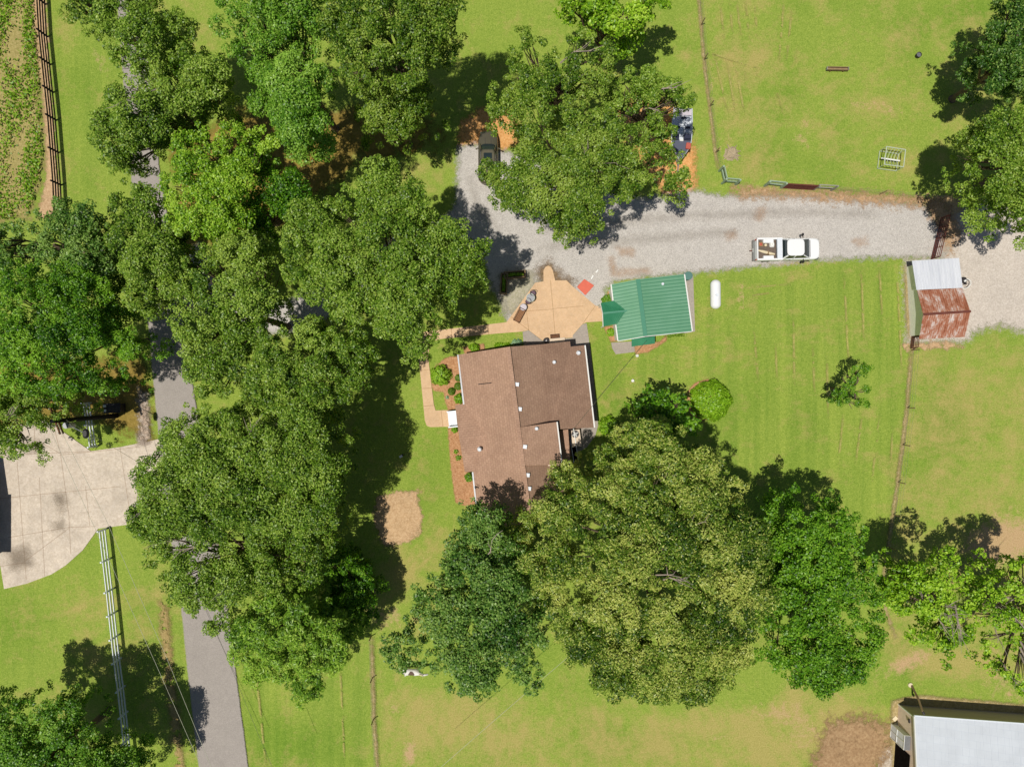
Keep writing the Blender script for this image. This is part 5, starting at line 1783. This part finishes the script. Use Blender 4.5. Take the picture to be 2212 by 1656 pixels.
def ac():
    p = V(1244, 946, .8)
    t = thing('air_conditioner', 'cream air conditioning unit with a round fan beside the black railing', 'air conditioner', (p.x, p.y, 0), math.radians(7))
    MB().box((0, 0, .48), (.82, 1.5, .86)).build('casing', 'pale_stone', t, world=False)
    f = MB().tube([(-.02, .38, .915), (-.02, .38, .925)], .33, 24).build('fan_opening', 'dark_metal', t, world=False)
    mb = MB()
    for k in range(4):
        a = k * math.pi / 2 + .4
        mb.beam((-.02, .38, .94), (-.02 + .28 * math.cos(a), .38 + .28 * math.sin(a), .94), .12, .01)
    mb.tube([(-.02, .38, .93), (-.02, .38, .96)], .07, 10)
    mb.build('fan_blade', 'chrome', f, world=False)
    MB().box((0, 0, .03), (1.0, 1.7, .1)).build('pad', 'concrete_grey', t, world=False)
    # ramp railing
    a, b = V(1228, 924, 1.0), V(1240, 1000, 1.0)
    q = thing('ramp_railing', 'pair of black rails with pale tops beside the air conditioner', 'railing', (a.x, a.y, 0))
    d = Vector((.42, .05, 0))
    for off in (Vector((0, 0, 0)), d):
        mb = MB()
        A, B = Vector((a.x, a.y, 0)) + off, Vector((b.x, b.y, 0)) + off
        for k in range(9):
            w_ = A.lerp(B, k / 8)
            mb.beam((w_.x, w_.y, 0), (w_.x, w_.y, 1.0), .04, .04)
        mb.beam((A.x, A.y, .5), (B.x, B.y, .5), .04, .06)
        mb.build('balusters', 'black_plastic', q)
        MB().beam((A.x, A.y, 1.02), (B.x, B.y, 1.02), .07, .04).build('handrail', 'white_paint', q)
    MB().prism([(x.x, x.y) for x in (Vector((a.x, a.y, 0)), Vector((b.x, b.y, 0)), Vector((b.x, b.y, 0)) + d, Vector((a.x, a.y, 0)) + d)], .08, .45).build('ramp_deck', 'dark_void', q)


ac()


def furniture():
    # bench
    c0 = V(1122, 681, .4)
    ang = math.atan2(29, 12.5)
    t = thing('bench', 'slatted brown wooden bench at the left edge of the tan patio', 'bench', (c0.x, c0.y, .075), math.radians(62))
    mb = MB()
    for k in range(5):
        mb.box((0, -.22 + k * .11, .42), (1.25, .085, .03))
    mb.build('seat', 'teak', t, world=False)
    mb = MB()
    mb.beam((-.62, .30, .8), (.62, .30, .8), .04, .08)
    for k in range(9):
        x = -.56 + k * .14
        mb.beam((x, .27, .42), (x, .3, .8), .05, .02)
    mb.build('backrest', 'brown_board', t, world=False)
    for sx in (-1, 1):
        for sy in (-1, 1):
            MB().box((sx * .6, sy * .25, .21), (.05, .05, .42)).build('leg', 'brown_board', t, world=False)
        MB().beam((sx * .62, -.28, .6), (sx * .62, .3, .6), .05, .03).build('armrest', 'brown_board', t, world=False)
    MB().box((0, -.27, .38), (1.25, .03, .06)).build('apron', 'brown_board', t, world=False)

    def rtable(lab, x, y, r, h, mat, grp=None, glass=False, nm='round_table'):
        p = V(x, y, h)
        o = thing(nm, lab, 'table', (p.x, p.y, .075))
        mb = MB()
        mb.tube([(0, 0, h - .03), (0, 0, h)], r, 28)
        mb.build('tabletop', mat, o, world=False)
        mb = MB()
        pr = [(r * math.cos(k * math.pi / 12), r * math.sin(k * math.pi / 12), h) for k in range(25)]
        mb.tube(pr, .02, 6, False)
        mb.build('rim', 'pale_metal' if glass else 'grey_metal', o, world=False)
        for k in range(4):
            a = k * math.pi / 2 + .4
            MB().tube([(r * .3 * math.cos(a), r * .3 * math.sin(a), h - .03), (r * .75 * math.cos(a), r * .75 * math.sin(a), 0)], .02, 6).build('leg', 'dark_metal', o, world=False)
        return o
    rtable('round white side table just above the wooden bench', 1130.5, 663.5, .3, .5, 'table_top')
    rtable('round glass bistro table between the two dark patio chairs', 1146, 643, .37, .7, 'grey_metal', glass=True)
    for lab, x, y, rz in (('dark purplish round chair above the glass bistro table', 1151, 633.5, 1.9), ('dark metal round chair below the glass bistro table', 1140.5, 651.5, -1.2)):
        p = V(x, y, .45)
        o = thing('patio_chair', lab, 'chair', (p.x, p.y, .075), rz, 'patio chairs')
        MB().tube([(0, 0, .42), (0, 0, .46)], .24, 20).build('seat', 'purple_metal', o, world=False)
        mb = MB()
        pr = [(.26 * math.cos(a), .26 * math.sin(a), .82) for a in [math.pi * (-.25 + 1.5 * k / 12) - math.pi / 4 for k in range(13)]]
        mb.tube(pr, .02, 6)
        for k in range(0, 13, 2):
            q = pr[k]
            mb.tube([(q[0] * .9, q[1] * .9, .45), q], .012, 5)
        mb.build('backrest', 'dark_metal', o, world=False)
        for k in range(4):
            a = k * math.pi / 2 + .78
            MB().tube([(.18 * math.cos(a), .18 * math.sin(a), .42), (.26 * math.cos(a), .26 * math.sin(a), 0)], .015, 6).build('leg', 'dark_metal', o, world=False)
    # red mat
    p = [V(x, y) for x, y in ((1254, 617), (1262, 602), (1283, 617), (1266, 637), (1248, 622))][0:1]
    q = [V(x, y) for x, y in ((1247, 620), (1262, 604), (1282, 617), (1264, 637))]
    cen = sum(q, Vector()) / 4
    o = thing('red_mat', 'square red mat laid diagonally on the gravel beside the patio', 'mat', (cen.x, cen.y, 0))
    MB().prism([(a.x, a.y) for a in q], .06, .11).build('mat_sheet', 'red_mat', o)
    mb = MB()
    for k in range(4):
        a, b = q[k], q[(k + 1) % 4]
        mb.beam((a.x, a.y, .115), (b.x, b.y, .115), .06, .02)
    mb.build('hem', 'red_mat', o)
    # doormat and step
    a = V(1199, 727)
    o = thing('doormat', 'brown doormat on the patio in front of the back step', 'doormat', (a.x, a.y, 0), math.radians(5))
    MB().box((0, 0, .092), (.84, .45, .03)).build('mat_sheet', 'brown_board', o, world=False)
    mb = MB()
    for s in (-1, 1):
        mb.box((0, s * .2, .105), (.84, .05, .02))
        mb.box((s * .39, 0, .105), (.05, .35, .02))
    mb.build('border', 'black_board', o, world=False)
    a = V(1202, 735.5)
    o = thing('back_step', 'pale stone step against the north wall beside the doormat', 'step', (a.x, a.y, 0), math.radians(5))
    MB().box((0, -.05, .17), (1.5, .5, .2)).build('tread', 'pale_stone', o, world=False)
    MB().box((0, -.25, .3), (1.4, .3, .16)).build('upper_tread', 'pale_stone', o, world=False)
    a = V(1180, 735.5, .6)
    o = thing('hose_reel', 'dark coiled hose reel standing at the north wall', 'hose', (a.x, a.y, 0))
    mb = MB()
    for k in range(3):
        pr = [((.24 - .05 * k) * math.cos(i * math.pi / 8), (.24 - .05 * k) * math.sin(i * math.pi / 8), .5 + .05 * k) for i in range(17)]
        mb.tube(pr, .03, 6, False)
    mb.build('hose', 'dark_metal', o, world=False)
    MB().tube([(0, 0, 0), (0, 0, .6)], .07, 8).build('spindle', 'grey_metal', o, world=False)
    # porch steps (white) on the west
    a = V(977, 904)
    o = thing('porch_steps', 'white wooden steps rising from the walkway to the west porch', 'steps', (a.x, a.y, 0), math.radians(6))
    for k in range(3):
        MB().box((-.22 + k * .26, 0, .13 + .15 * k), (.26, 1.3, .05)).build('tread', 'white_vinyl', o, world=False)
    for s in (-1, 1):
        mb = MB()
        mb.beam((-.35, s * .68, .1), (.45, s * .68, .55), .06, .2)
        mb.build('stringer', 'white_vinyl', o, world=False)
        MB().beam((-.3, s * .68, .95), (.6, s * .68, 1.1), .1, .05).build('handrail', 'white_vinyl', o, world=False)
        MB().box((-.3, s * .68, .5), (.1, .1, .95)).build('post', 'white_vinyl', o, world=False)


furniture()


def planters():
    for lab, x, y, L, W_, rz in (('wooden planter box with yellow-green plants lying across the gravel edge', 1112, 593, 1.85, .55, 5), ('wooden planter box standing lengthwise in the oak shade beside the lawn', 1088.5, 612, .55, 1.75, -3)):
        p = V(x, y, .4)
        o = thing('planter_box', lab, 'planter', (p.x, p.y, 0), math.radians(rz), 'planter boxes at the gravel edge')
        mb = MB()
        for s in (-1, 1):
            mb.box((0, s * W_ / 2, .28), (L + .1, .1, .54))
            mb.box((s * L / 2, 0, .28), (.1, W_ - .1, .54))
        mb.build('box_sides', 'weathered_wood', o, world=False)
        MB().box((0, 0, .2), (L - .06, W_ - .06, .36)).build('soil_fill', 'soil', o, world=False)
        global RNG
        RNG = np.random.default_rng(int(x))
        n = 260
        C = np.column_stack([RNG.uniform(-L / 2 + .16, L / 2 - .16, n), RNG.uniform(-W_ / 2 + .16, W_ / 2 - .16, n), RNG.uniform(.38, .5, n)])
        leaf_mesh('plants', C, RNG.normal(size=(n, 3)) * .5 + np.array([0, 0, 1]), RNG.uniform(.08, .2, n), np.clip(RNG.normal(.6, .25, n), 0, 1), 'lime_leaf', o)


planters()


def hay_feeder():
    # crop survey: v = 1872 + z*.05217, 302.4 + z*.05217
    c = lambda x, y, h: V(1872 + x * .05217, 302.4 + y * .05217, h)
    o0 = c(1100, 750, 0)
    t = thing('hay_feeder', 'pale green tubular hay cradle feeder standing in the top right pasture', 'feeder', o0)
    tl, tr_, br, bl = c(830, 275, 1.25), c(1615, 400, 1.25), c(1530, 1115, 1.25), c(740, 1010, 1.25)
    mb = MB()
    for a, b in ((tl, tr_), (tr_, br), (br, bl), (bl, tl)):
        mb.tube([a, b], .04, 8)
    mb.build('top_frame', 'pale_metal', t)
    fl, fr, gr, gl = [Vector((p.x - .0, p.y, .12)) for p in (tl, tr_, br, bl)]
    mb = MB()
    for a, b in ((fl, fr), (fr, gr), (gr, gl), (gl, fl)):
        mb.tube([a, b], .03, 8)
    mb.build('base_frame', 'pale_metal', t)
    for a, b in ((tl, fl), (tr_, fr), (br, gr), (bl, gl)):
        MB().tube([(b.x, b.y, 0), a], .035, 8).build('leg', 'pale_metal', t)
    mid0, mid1 = tl.lerp(bl, .5), tr_.lerp(br, .5)
    keel0, keel1 = Vector((mid0.x, mid0.y, .55)), Vector((mid1.x, mid1.y, .55))
    MB().beam(keel0, keel1, .12, .04).build('keel', 'white_paint', t)
    for k in range(1, 6):
        u = k / 6
        a, b = tl.lerp(tr_, u), bl.lerp(br, u)
        m = keel0.lerp(keel1, u)
        pts = []
        for j in range(9):
            s = j / 8
            q = a.lerp(b, s)
            z = .55 + .7 * (abs(2 * s - 1)) ** 2
            pts.append((q.x, q.y, z))
        MB().tube(pts, .022, 6).build('cradle_bar', 'pale_metal', t)


hay_feeder()


def misc():
    # trough bench / feed trough
    a, b = V(1787, 147.5, .4), V(1834, 148.5, .4)
    t = thing('feed_trough', 'long narrow weathered wooden trough in the top right pasture', 'trough', (a.lerp(b, .5).x, a.y, 0), math.atan2(b.y - a.y, b.x - a.x))
    L = (b - a).length
    mb = MB()
    mb.box((0, .12, .3), (L, .04, .22)); mb.box((0, -.12, .3), (L, .04, .22)); mb.box((0, 0, .2), (L, .2, .04))
    mb.build('trough_sides', 'weathered_wood', t, world=False)
    for s in (-1, 1):
        MB().box((s * (L / 2 - .02), 0, .3), (.05, .28, .24)).build('trough_end', 'grey_board', t, world=False)
        MB().box((s * L * .3, 0, .09), (.08, .34, .18)).build('leg', 'brown_board', t, world=False)
    p = V(1985, 118.5, .3)
    t = thing('water_tub', 'small round grey water tub alone in the top right pasture', 'tub', (p.x, p.y, 0))
    mb = MB()
    mb.rings([sup(.2, .2, 2, 0, 0, 0, 20), sup(.24, .24, 2, 0, 0, .35, 20), sup(.21, .21, 2, 0, 0, .35, 20), sup(.18, .18, 2, 0, 0, .08, 20)])
    mb.build('tub_wall', 'dark_metal', t, world=False)
    MB().tube([(0, 0, .2), (0, 0, .28)], .205, 20).build('water_surface', 'grey_metal', t, world=False)
    # stump
    p = V(1580, 331, .1)
    t = thing('tree_stump', 'pale splintered tree stump near the pasture corner brace', 'stump', (p.x, p.y, 0))
    rnd = random.Random(3)
    mb = MB()
    R0 = [(rnd.uniform(.42, .62)) for _ in range(18)]
    rg = lambda k, z: [(R0[i] * k * math.cos(i * math.pi / 9), R0[i] * k * math.sin(i * math.pi / 9), z + rnd.uniform(-.03, .03)) for i in range(18)]
    mb.rings([rg(1.25, 0), rg(.95, .1), rg(.8, .22), rg(.4, .2)])
    for k in range(7):
        a = rnd.uniform(0, 6.28)
        mb.tube([(.3 * math.cos(a), .3 * math.sin(a), .1), (.9 * math.cos(a), .9 * math.sin(a), .02)], [.12, .03], 6)
    mb.build('stump_wood', 'tree_stump', t, world=False)
    mb = MB()
    for k in range(8):
        a, q = rnd.uniform(0, 6.28), rnd.uniform(.1, .35)
        mb.tube([(q * math.cos(a), q * math.sin(a), .15), (q * 1.1 * math.cos(a), q * 1.1 * math.sin(a), .34)], [.05, .01], 5)
    mb.build('splinters', 'cream', t, world=False)
    # barrel lid at outbuilding corner
    p = V(1489.5, 594, 1.4)
    t = thing('rain_barrel', 'teal round lidded barrel at the top right corner of the green roof', 'barrel', (p.x, p.y, 0))
    MB().rings([sup(.3, .3, 2, 0, 0, 0, 24), sup(.36, .36, 2, 0, 0, .5, 24), sup(.31, .31, 2, 0, 0, 1.0, 24)]).build('barrel_body', 'teal_lid', t, world=False)
    MB().tube([(0, 0, 1.0), (0, 0, 1.05), (0, 0, 1.08)], [.37, .37, .3], 24).build('lid', 'teal_lid', t, world=False)
    MB().tube([(-.32, .12, 1.1), (-.5, .16, 1.5)], .05, 8).build('spout', 'teal_lid', t, world=False)
    # white covers on the lawn
    for lab, x, y in (('small white cap in bare soil on the lawn, the one nearer the outbuilding', 1376, 768), ('small white cap in a bare ring, the one farther from the outbuilding', 1366.5, 822)):
        p = V(x, y)
        t = thing('cleanout_cap', lab, 'pipe cap', (p.x, p.y, 0), 0, 'pipe caps on the lawn')
        MB().tube([(0, 0, 0), (0, 0, .12)], .11, 16).build('pipe', 'white_vinyl', t, world=False)
        MB().tube([(0, 0, .12), (0, 0, .16)], [.14, .10], 16).build('cap', 'white_paint', t, world=False)
    # bits of wood on the gravel
    for lab, a, b in (('white board scrap, the upper right of two near the red mat', (1287, 589), (1292, 583)), ('white board scrap, the one closer to the red mat', (1277, 603), (1281, 595))):
        p, q = V(*a), V(*b)
        t = thing('board_scrap', lab, 'scrap', (p.x, p.y, 0), 0, 'board scraps on the gravel')
        MB().beam((p.x, p.y, .1), (q.x, q.y, .12), .12, .04).build('board', 'white_paint', t)
        MB().beam((p.x + .05, p.y, .06), (q.x, q.y + .05, .07), .05, .04).build('batten', 'weathered_wood', t)
    # stepping stones near the drive
    # yard light by the shadowed lawn
    p = V(867, 985, .6)
    t = thing('yard_light', 'small white and black spotlight on a stake in the front lawn', 'light', (p.x, p.y, 0), .5)
    MB().tube([(0, 0, 0), (0, 0, .5)], .02, 6).build('stake', 'dark_metal', t, world=False)
    MB().box((-.05, 0, .52), (.3, .2, .12)).build('lamp_head', 'white_paint', t, world=False)
    MB().box((.16, .04, .54), (.12, .2, .14)).build('bracket', 'black_plastic', t, world=False)
    # utility box in the shade
    p = V(244, 881, .8)
    t = thing('utility_cabinet', 'dark green ground cabinet in the shade beside the utility pole', 'cabinet', (p.x, p.y, 0), math.radians(2))
    MB().box((0, 0, .45), (1.35, .75, .9)).build('casing', 'dark_metal', t, world=False)
    MB().box((0, 0, .93), (1.45, .85, .06)).build('lid', 'dark_metal', t, world=False)
    for y_ in (-.2, .2):
        MB().box((-.62, y_, .99), (.25, .2, .05)).build('label_plate', 'white_paint', t, world=False)
    p = V(2086, 612, .5)
    # wheel garden cart / hose stand beside shed
    t = thing('wheel_rim', 'white and green upright wheel leaning on the shed wall', 'wheel', (p.x + .1, p.y, 0))
    mb = MB()
    pr = [(.1 * math.sin(i * math.pi / 10) + .25 * 0 + .42 * math.cos(i * math.pi / 10), .42 * math.sin(i * math.pi / 10), .3 + .12 * math.cos(i * math.pi / 10)) for i in range(21)]
    mb.tube(pr, .035, 8, False)
    mb.build('rim', 'white_paint', t, world=False)
    mb = MB()
    for i in range(0, 20, 4):
        mb.tube([(0, 0, .32), pr[i]], .012, 5)
    mb.tube([(0, 0, .25), (.02, 0, .4)], .08, 10)
    mb.build('spoke', 'dark_metal', t, world=False)
    p = V(2084, 604, .5)
    t = thing('machine_part', 'dark greenish implement with a white cap beside the wheel at the shed', 'implement', (p.x, p.y, 0))
    MB().rings([sup(.3, .25, 3, 0, 0, .05), sup(.32, .27, 3, 0, 0, .3), sup(.2, .15, 2.5, 0, 0, .45)]).build('housing', 'dark_metal', t, world=False)
    MB().box((.05, -.1, .48), (.2, .16, .08), .4).build('cap', 'white_paint', t, world=False)
    # small stuff by the barn
    p = V(1933, 1593)
    for lab, x, y, rz in (('white card lying on the soil near the barn corner, the upper one', 1932, 1550, .8), ('cream scrap on the soil touching the storm porch', 1928 + 8, 1562, .3)):
        p = V(x, y)
        t = thing('scrap_sheet', lab, 'scrap', (p.x, p.y, 0), rz, 'scraps beside the barn')
        MB().box((0, 0, .12), (.42, .34, .03)).build('sheet', 'cream', t, world=False)
        MB().box((0, 0, .09), (.3, .2, .04)).build('underlay', 'cardboard', t, world=False)
    # leaning light pole
    a = V(1969, 1478)
    b = V(1993, 1536, 7.0)
    b = Vector((a.x + .35, a.y - 1.5, 6.6))
    t = thing('leaning_pole', 'bare wooden pole rising beside the barn from a white collar', 'pole', (a.x, a.y, 0))
    tp = V(1993, 1536, 2.6)
    MB().tube([(a.x, a.y, -.05), (a.x + (tp.x - a.x) * .5, a.y + (tp.y - a.y) * .5, 1.5), tuple(tp)], [.11, .1, .08], 10).build('shaft', 'weathered_wood', t)
    MB().tube([(a.x - .15, a.y, 0), (a.x - .15, a.y, .12)], .2, 14).build('collar', 'cream', t)
    MB().tube([tuple(tp), (tp.x + .12, tp.y - .2, tp.z + .05)], .1, 8).build('cap', 'dark_metal', t)
    # manhole on road verge paint marks omitted; shade satellite dish by the gate tree
    p = V(2136, 470 + 8, .3)
    t = thing('pale_dish', 'pale round stone slab in the shade of the right edge tree', 'slab', (p.x, p.y, 0))
    MB().rings([sup(.42, .55, 2.2, 0, 0, 0, 20), sup(.4, .52, 2.2, 0, 0, .15, 20)]).build('stone', 'skin_rock', t, world=False)
    MB().tube([(.1, .1, .15), (.1, .1, .22)], .1, 10).build('knob', 'skin_rock', t, world=False)


misc()


def rocks():
    rnd = random.Random(9)
    for i in range(36):
        x = rnd.uniform(306, 322)
        y = rnd.uniform(880, 948)
        p = V(x, y)
        r = rnd.uniform(.09, .2)
        mb = MB()
        n = 9
        R0 = [r * rnd.uniform(.7, 1.2) for _ in range(n)]
        rg = lambda k, z: [(R0[j] * k * math.cos(j * 6.283 / n), R0[j] * k * math.sin(j * 6.283 / n), z) for j in range(n)]
        mb.rings([rg(1, 0), rg(1.05, r * .5), rg(.6, r * .95)])
        o = mb.build('ditch_stone', 'skin_rock', None)
        o.location = (p.x, p.y, .02)
        tag(o, 'loose pale stone lying in the ditch between the driveway lawn and the road', 'stone', 'stones in the roadside ditch')


rocks()


def utility_pole():
    a = V(252, 898)
    t = thing('utility_pole', 'tall wooden utility pole with crossarm, transformer and street lamp by the short white fence', 'utility pole', (a.x, a.y, 0))
    H = 8.6
    MB().tube([(a.x, a.y, 0), (a.x, a.y, H)], [.21, .16], 12).build('shaft', 'black_board', t)
    d = Vector((-.35, .94, 0))
    for z in (H - .4, H - .75):
        MB().beam(Vector((a.x, a.y, z)) - d * 1.1, Vector((a.x, a.y, z)) + d * 1.1, .1, .12).build('crossarm', 'brown_board', t)
    MB().tube([(a.x + .2, a.y - .42, H - 2.2), (a.x + .2, a.y - .42, H - 1.3)], .24, 16).build('transformer', 'grey_metal', t)
    e = V(185, 936, 7.2)
    s = Vector((a.x, a.y, 6.9))
    MB().tube([s, s.lerp(e, .5) + Vector((0, 0, .4)), e], .04, 8).build('lamp_arm', 'grey_metal', t)
    MB().rings([sup(.22, .34, 2.5, e.x, e.y, e.z - .12, 20), sup(.26, .4, 2.5, e.x, e.y, e.z, 20), sup(.15, .25, 2.5, e.x, e.y, e.z + .12, 20)]).build('lamp_head', 'black_plastic', t)
    for s_ in (-1, -.4, .4, 1):
        q = Vector((a.x, a.y, H - .34)) + d * s_
        MB().tube([q, q + Vector((0, 0, .16))], [.04, .03], 8).build('insulator', 'grey_metal', t)
    # guy bundle
    return Vector((a.x, a.y, H))


PT = utility_pole()


def wire(name, label, pts, r, mat, cat='wire', sag=0.0, group=None, dash=False):
    P = [Vector(p) for p in pts]
    Q = []
    for a, b in zip(P, P[1:]):
        for k in range(12):
            s = k / 12
            q = a.lerp(b, s)
            q.z -= sag * 4 * s * (1 - s)
            Q.append(q)
    Q.append(P[-1])
    o = MB().tube(Q, r, 5).build(name, mat, None)
    tag(o, label, cat, group)
    return o


wire('overhead_wire', 'left of the two long pale wires running from the utility pole to the bottom edge', [PT + Vector((-.6, .1, -.2)), V(200, 1130, 7), V(336, 1432, 6.6), V(450, 1690, 6.8)], .014, 'white_wire')
wire('overhead_wire', 'right of the two long pale wires running from the utility pole to the bottom edge', [PT + Vector((.3, -.2, -.2)), V(228, 1120, 7), V(360, 1420, 6.6), V(470, 1690, 6.8)], .014, 'white_wire')
wire('service_cable', 'thick black cable from the outbuilding gable to the house mast', [V(1396, 737, 3.9), V(1236, 930, 4.3)], .014, 'black_wire', 'cable', .25)
wire('service_cable', 'thin cable crossing the lower pasture into the silvery maple', [V(930, 1676, 6.0), V(1217, 1427, 6.0), V(1330, 1330, 6.0)], .014, 'white_wire', 'cable', .1)
wire('service_cable', 'thin black drop cable from the utility pole over the road', [PT + Vector((0, .3, -1)), V(318, 1010, 6.5), V(560, 1590, 6.0), V(600, 1690, 6.0)], .012, 'black_wire', 'cable', .1)


# ------------------------------------------------------------------ pinto horse under the tree
def horse():
    p = V(888, 1450.5, 1.2)
    t = thing('horse', 'white horse with a brown patch standing half under the dark maple', 'horse', (p.x, p.y, 0), math.radians(-4))
    # head to +x
    verts = [(-.62, 0, 1.18), (-.2, 0, 1.15), (.25, 0, 1.16), (.58, 0, 1.22), (.85, 0, 1.42), (1.08, 0, 1.62), (1.32, 0, 1.55), (1.55, 0, 1.38)]
    rad = [(.30, .33), (.31, .34), (.30, .35), (.24, .32), (.13, .20), (.11, .15), (.10, .12), (.07, .08)]
    edges = [(i, i + 1) for i in range(7)]
    def leg(bx, by, rear):
        i = len(verts)
        if rear:
            pts = [(bx, by, .98), (bx + .06, by, .78), (bx - .10, by, .48), (bx - .06, by, .14), (bx - .02, by, .03)]
        else:
            pts = [(bx, by, .98), (bx, by, .72), (bx + .02, by, .45), (bx, by, .14), (bx + .04, by, .03)]
        verts.extend(pts)
        rad.extend([(.15, .15), (.10, .10), (.055, .055), (.045, .045), (.065, .065)])
        edges.append((0 if rear else 3, i))
        edges.extend((i + k, i + k + 1) for k in range(4))
    leg(-.55, .17, True); leg(-.62, -.17, True); leg(.52, .15, False); leg(.60, -.15, False)
    me = bpy.data.meshes.new('body')
    me.from_pydata(verts, edges, [])
    o = bpy.data.objects.new('body', me)
    COL.objects.link(o)
    o.parent = t
    sk = o.modifiers.new('skin', 'SKIN')
    for v_, r_ in zip(me.skin_vertices[0].data, rad):
        v_.radius = r_
    me.skin_vertices[0].data[1].use_root = True
    ss = o.modifiers.new('sub', 'SUBSURF')
    ss.levels = ss.render_levels = 2
    k = NT('horse_coat').set(.8, .2)
    tc = k.n('ShaderNodeTexCoord').outputs['Object']
    d = k.n('ShaderNodeVectorMath', operation='DISTANCE')
    k.l(tc, d.inputs[0])
    d.inputs[1].default_value = (.05, -.12, 1.42)
    nz = k.noise(5, 3, .6, tc)
    f = k.math('MULTIPLY_ADD', k.math('SUBTRACT', nz, .5), .25, d.outputs['Value'])
    k.base(k.ramp(f, [(.24, srgb((108, 88, 76))), (.29, srgb((238, 234, 226)))]))
    MATS['horse_coat'] = k.m
    me.materials.append(k.m)
    MB().tube([(-.88, 0, 1.28), (-1.02, 0, 1.15), (-1.08, .02, .8), (-1.05, .02, .5)], [.06, .07, .08, .03], 8).build('tail', 'mane_cream', t, world=False)
    MB().tube([(.75, 0, 1.55), (.95, 0, 1.72), (1.12, 0, 1.80)], [.05, .06, .04], 8).build('mane', 'mane_cream', t, world=False)
    for s in (-1, 1):
        MB().tube([(1.12, s * .07, 1.74), (1.12, s * .09, 1.88)], [.04, .01], 6).build('ear', 'horse_white', t, world=False)


horse()
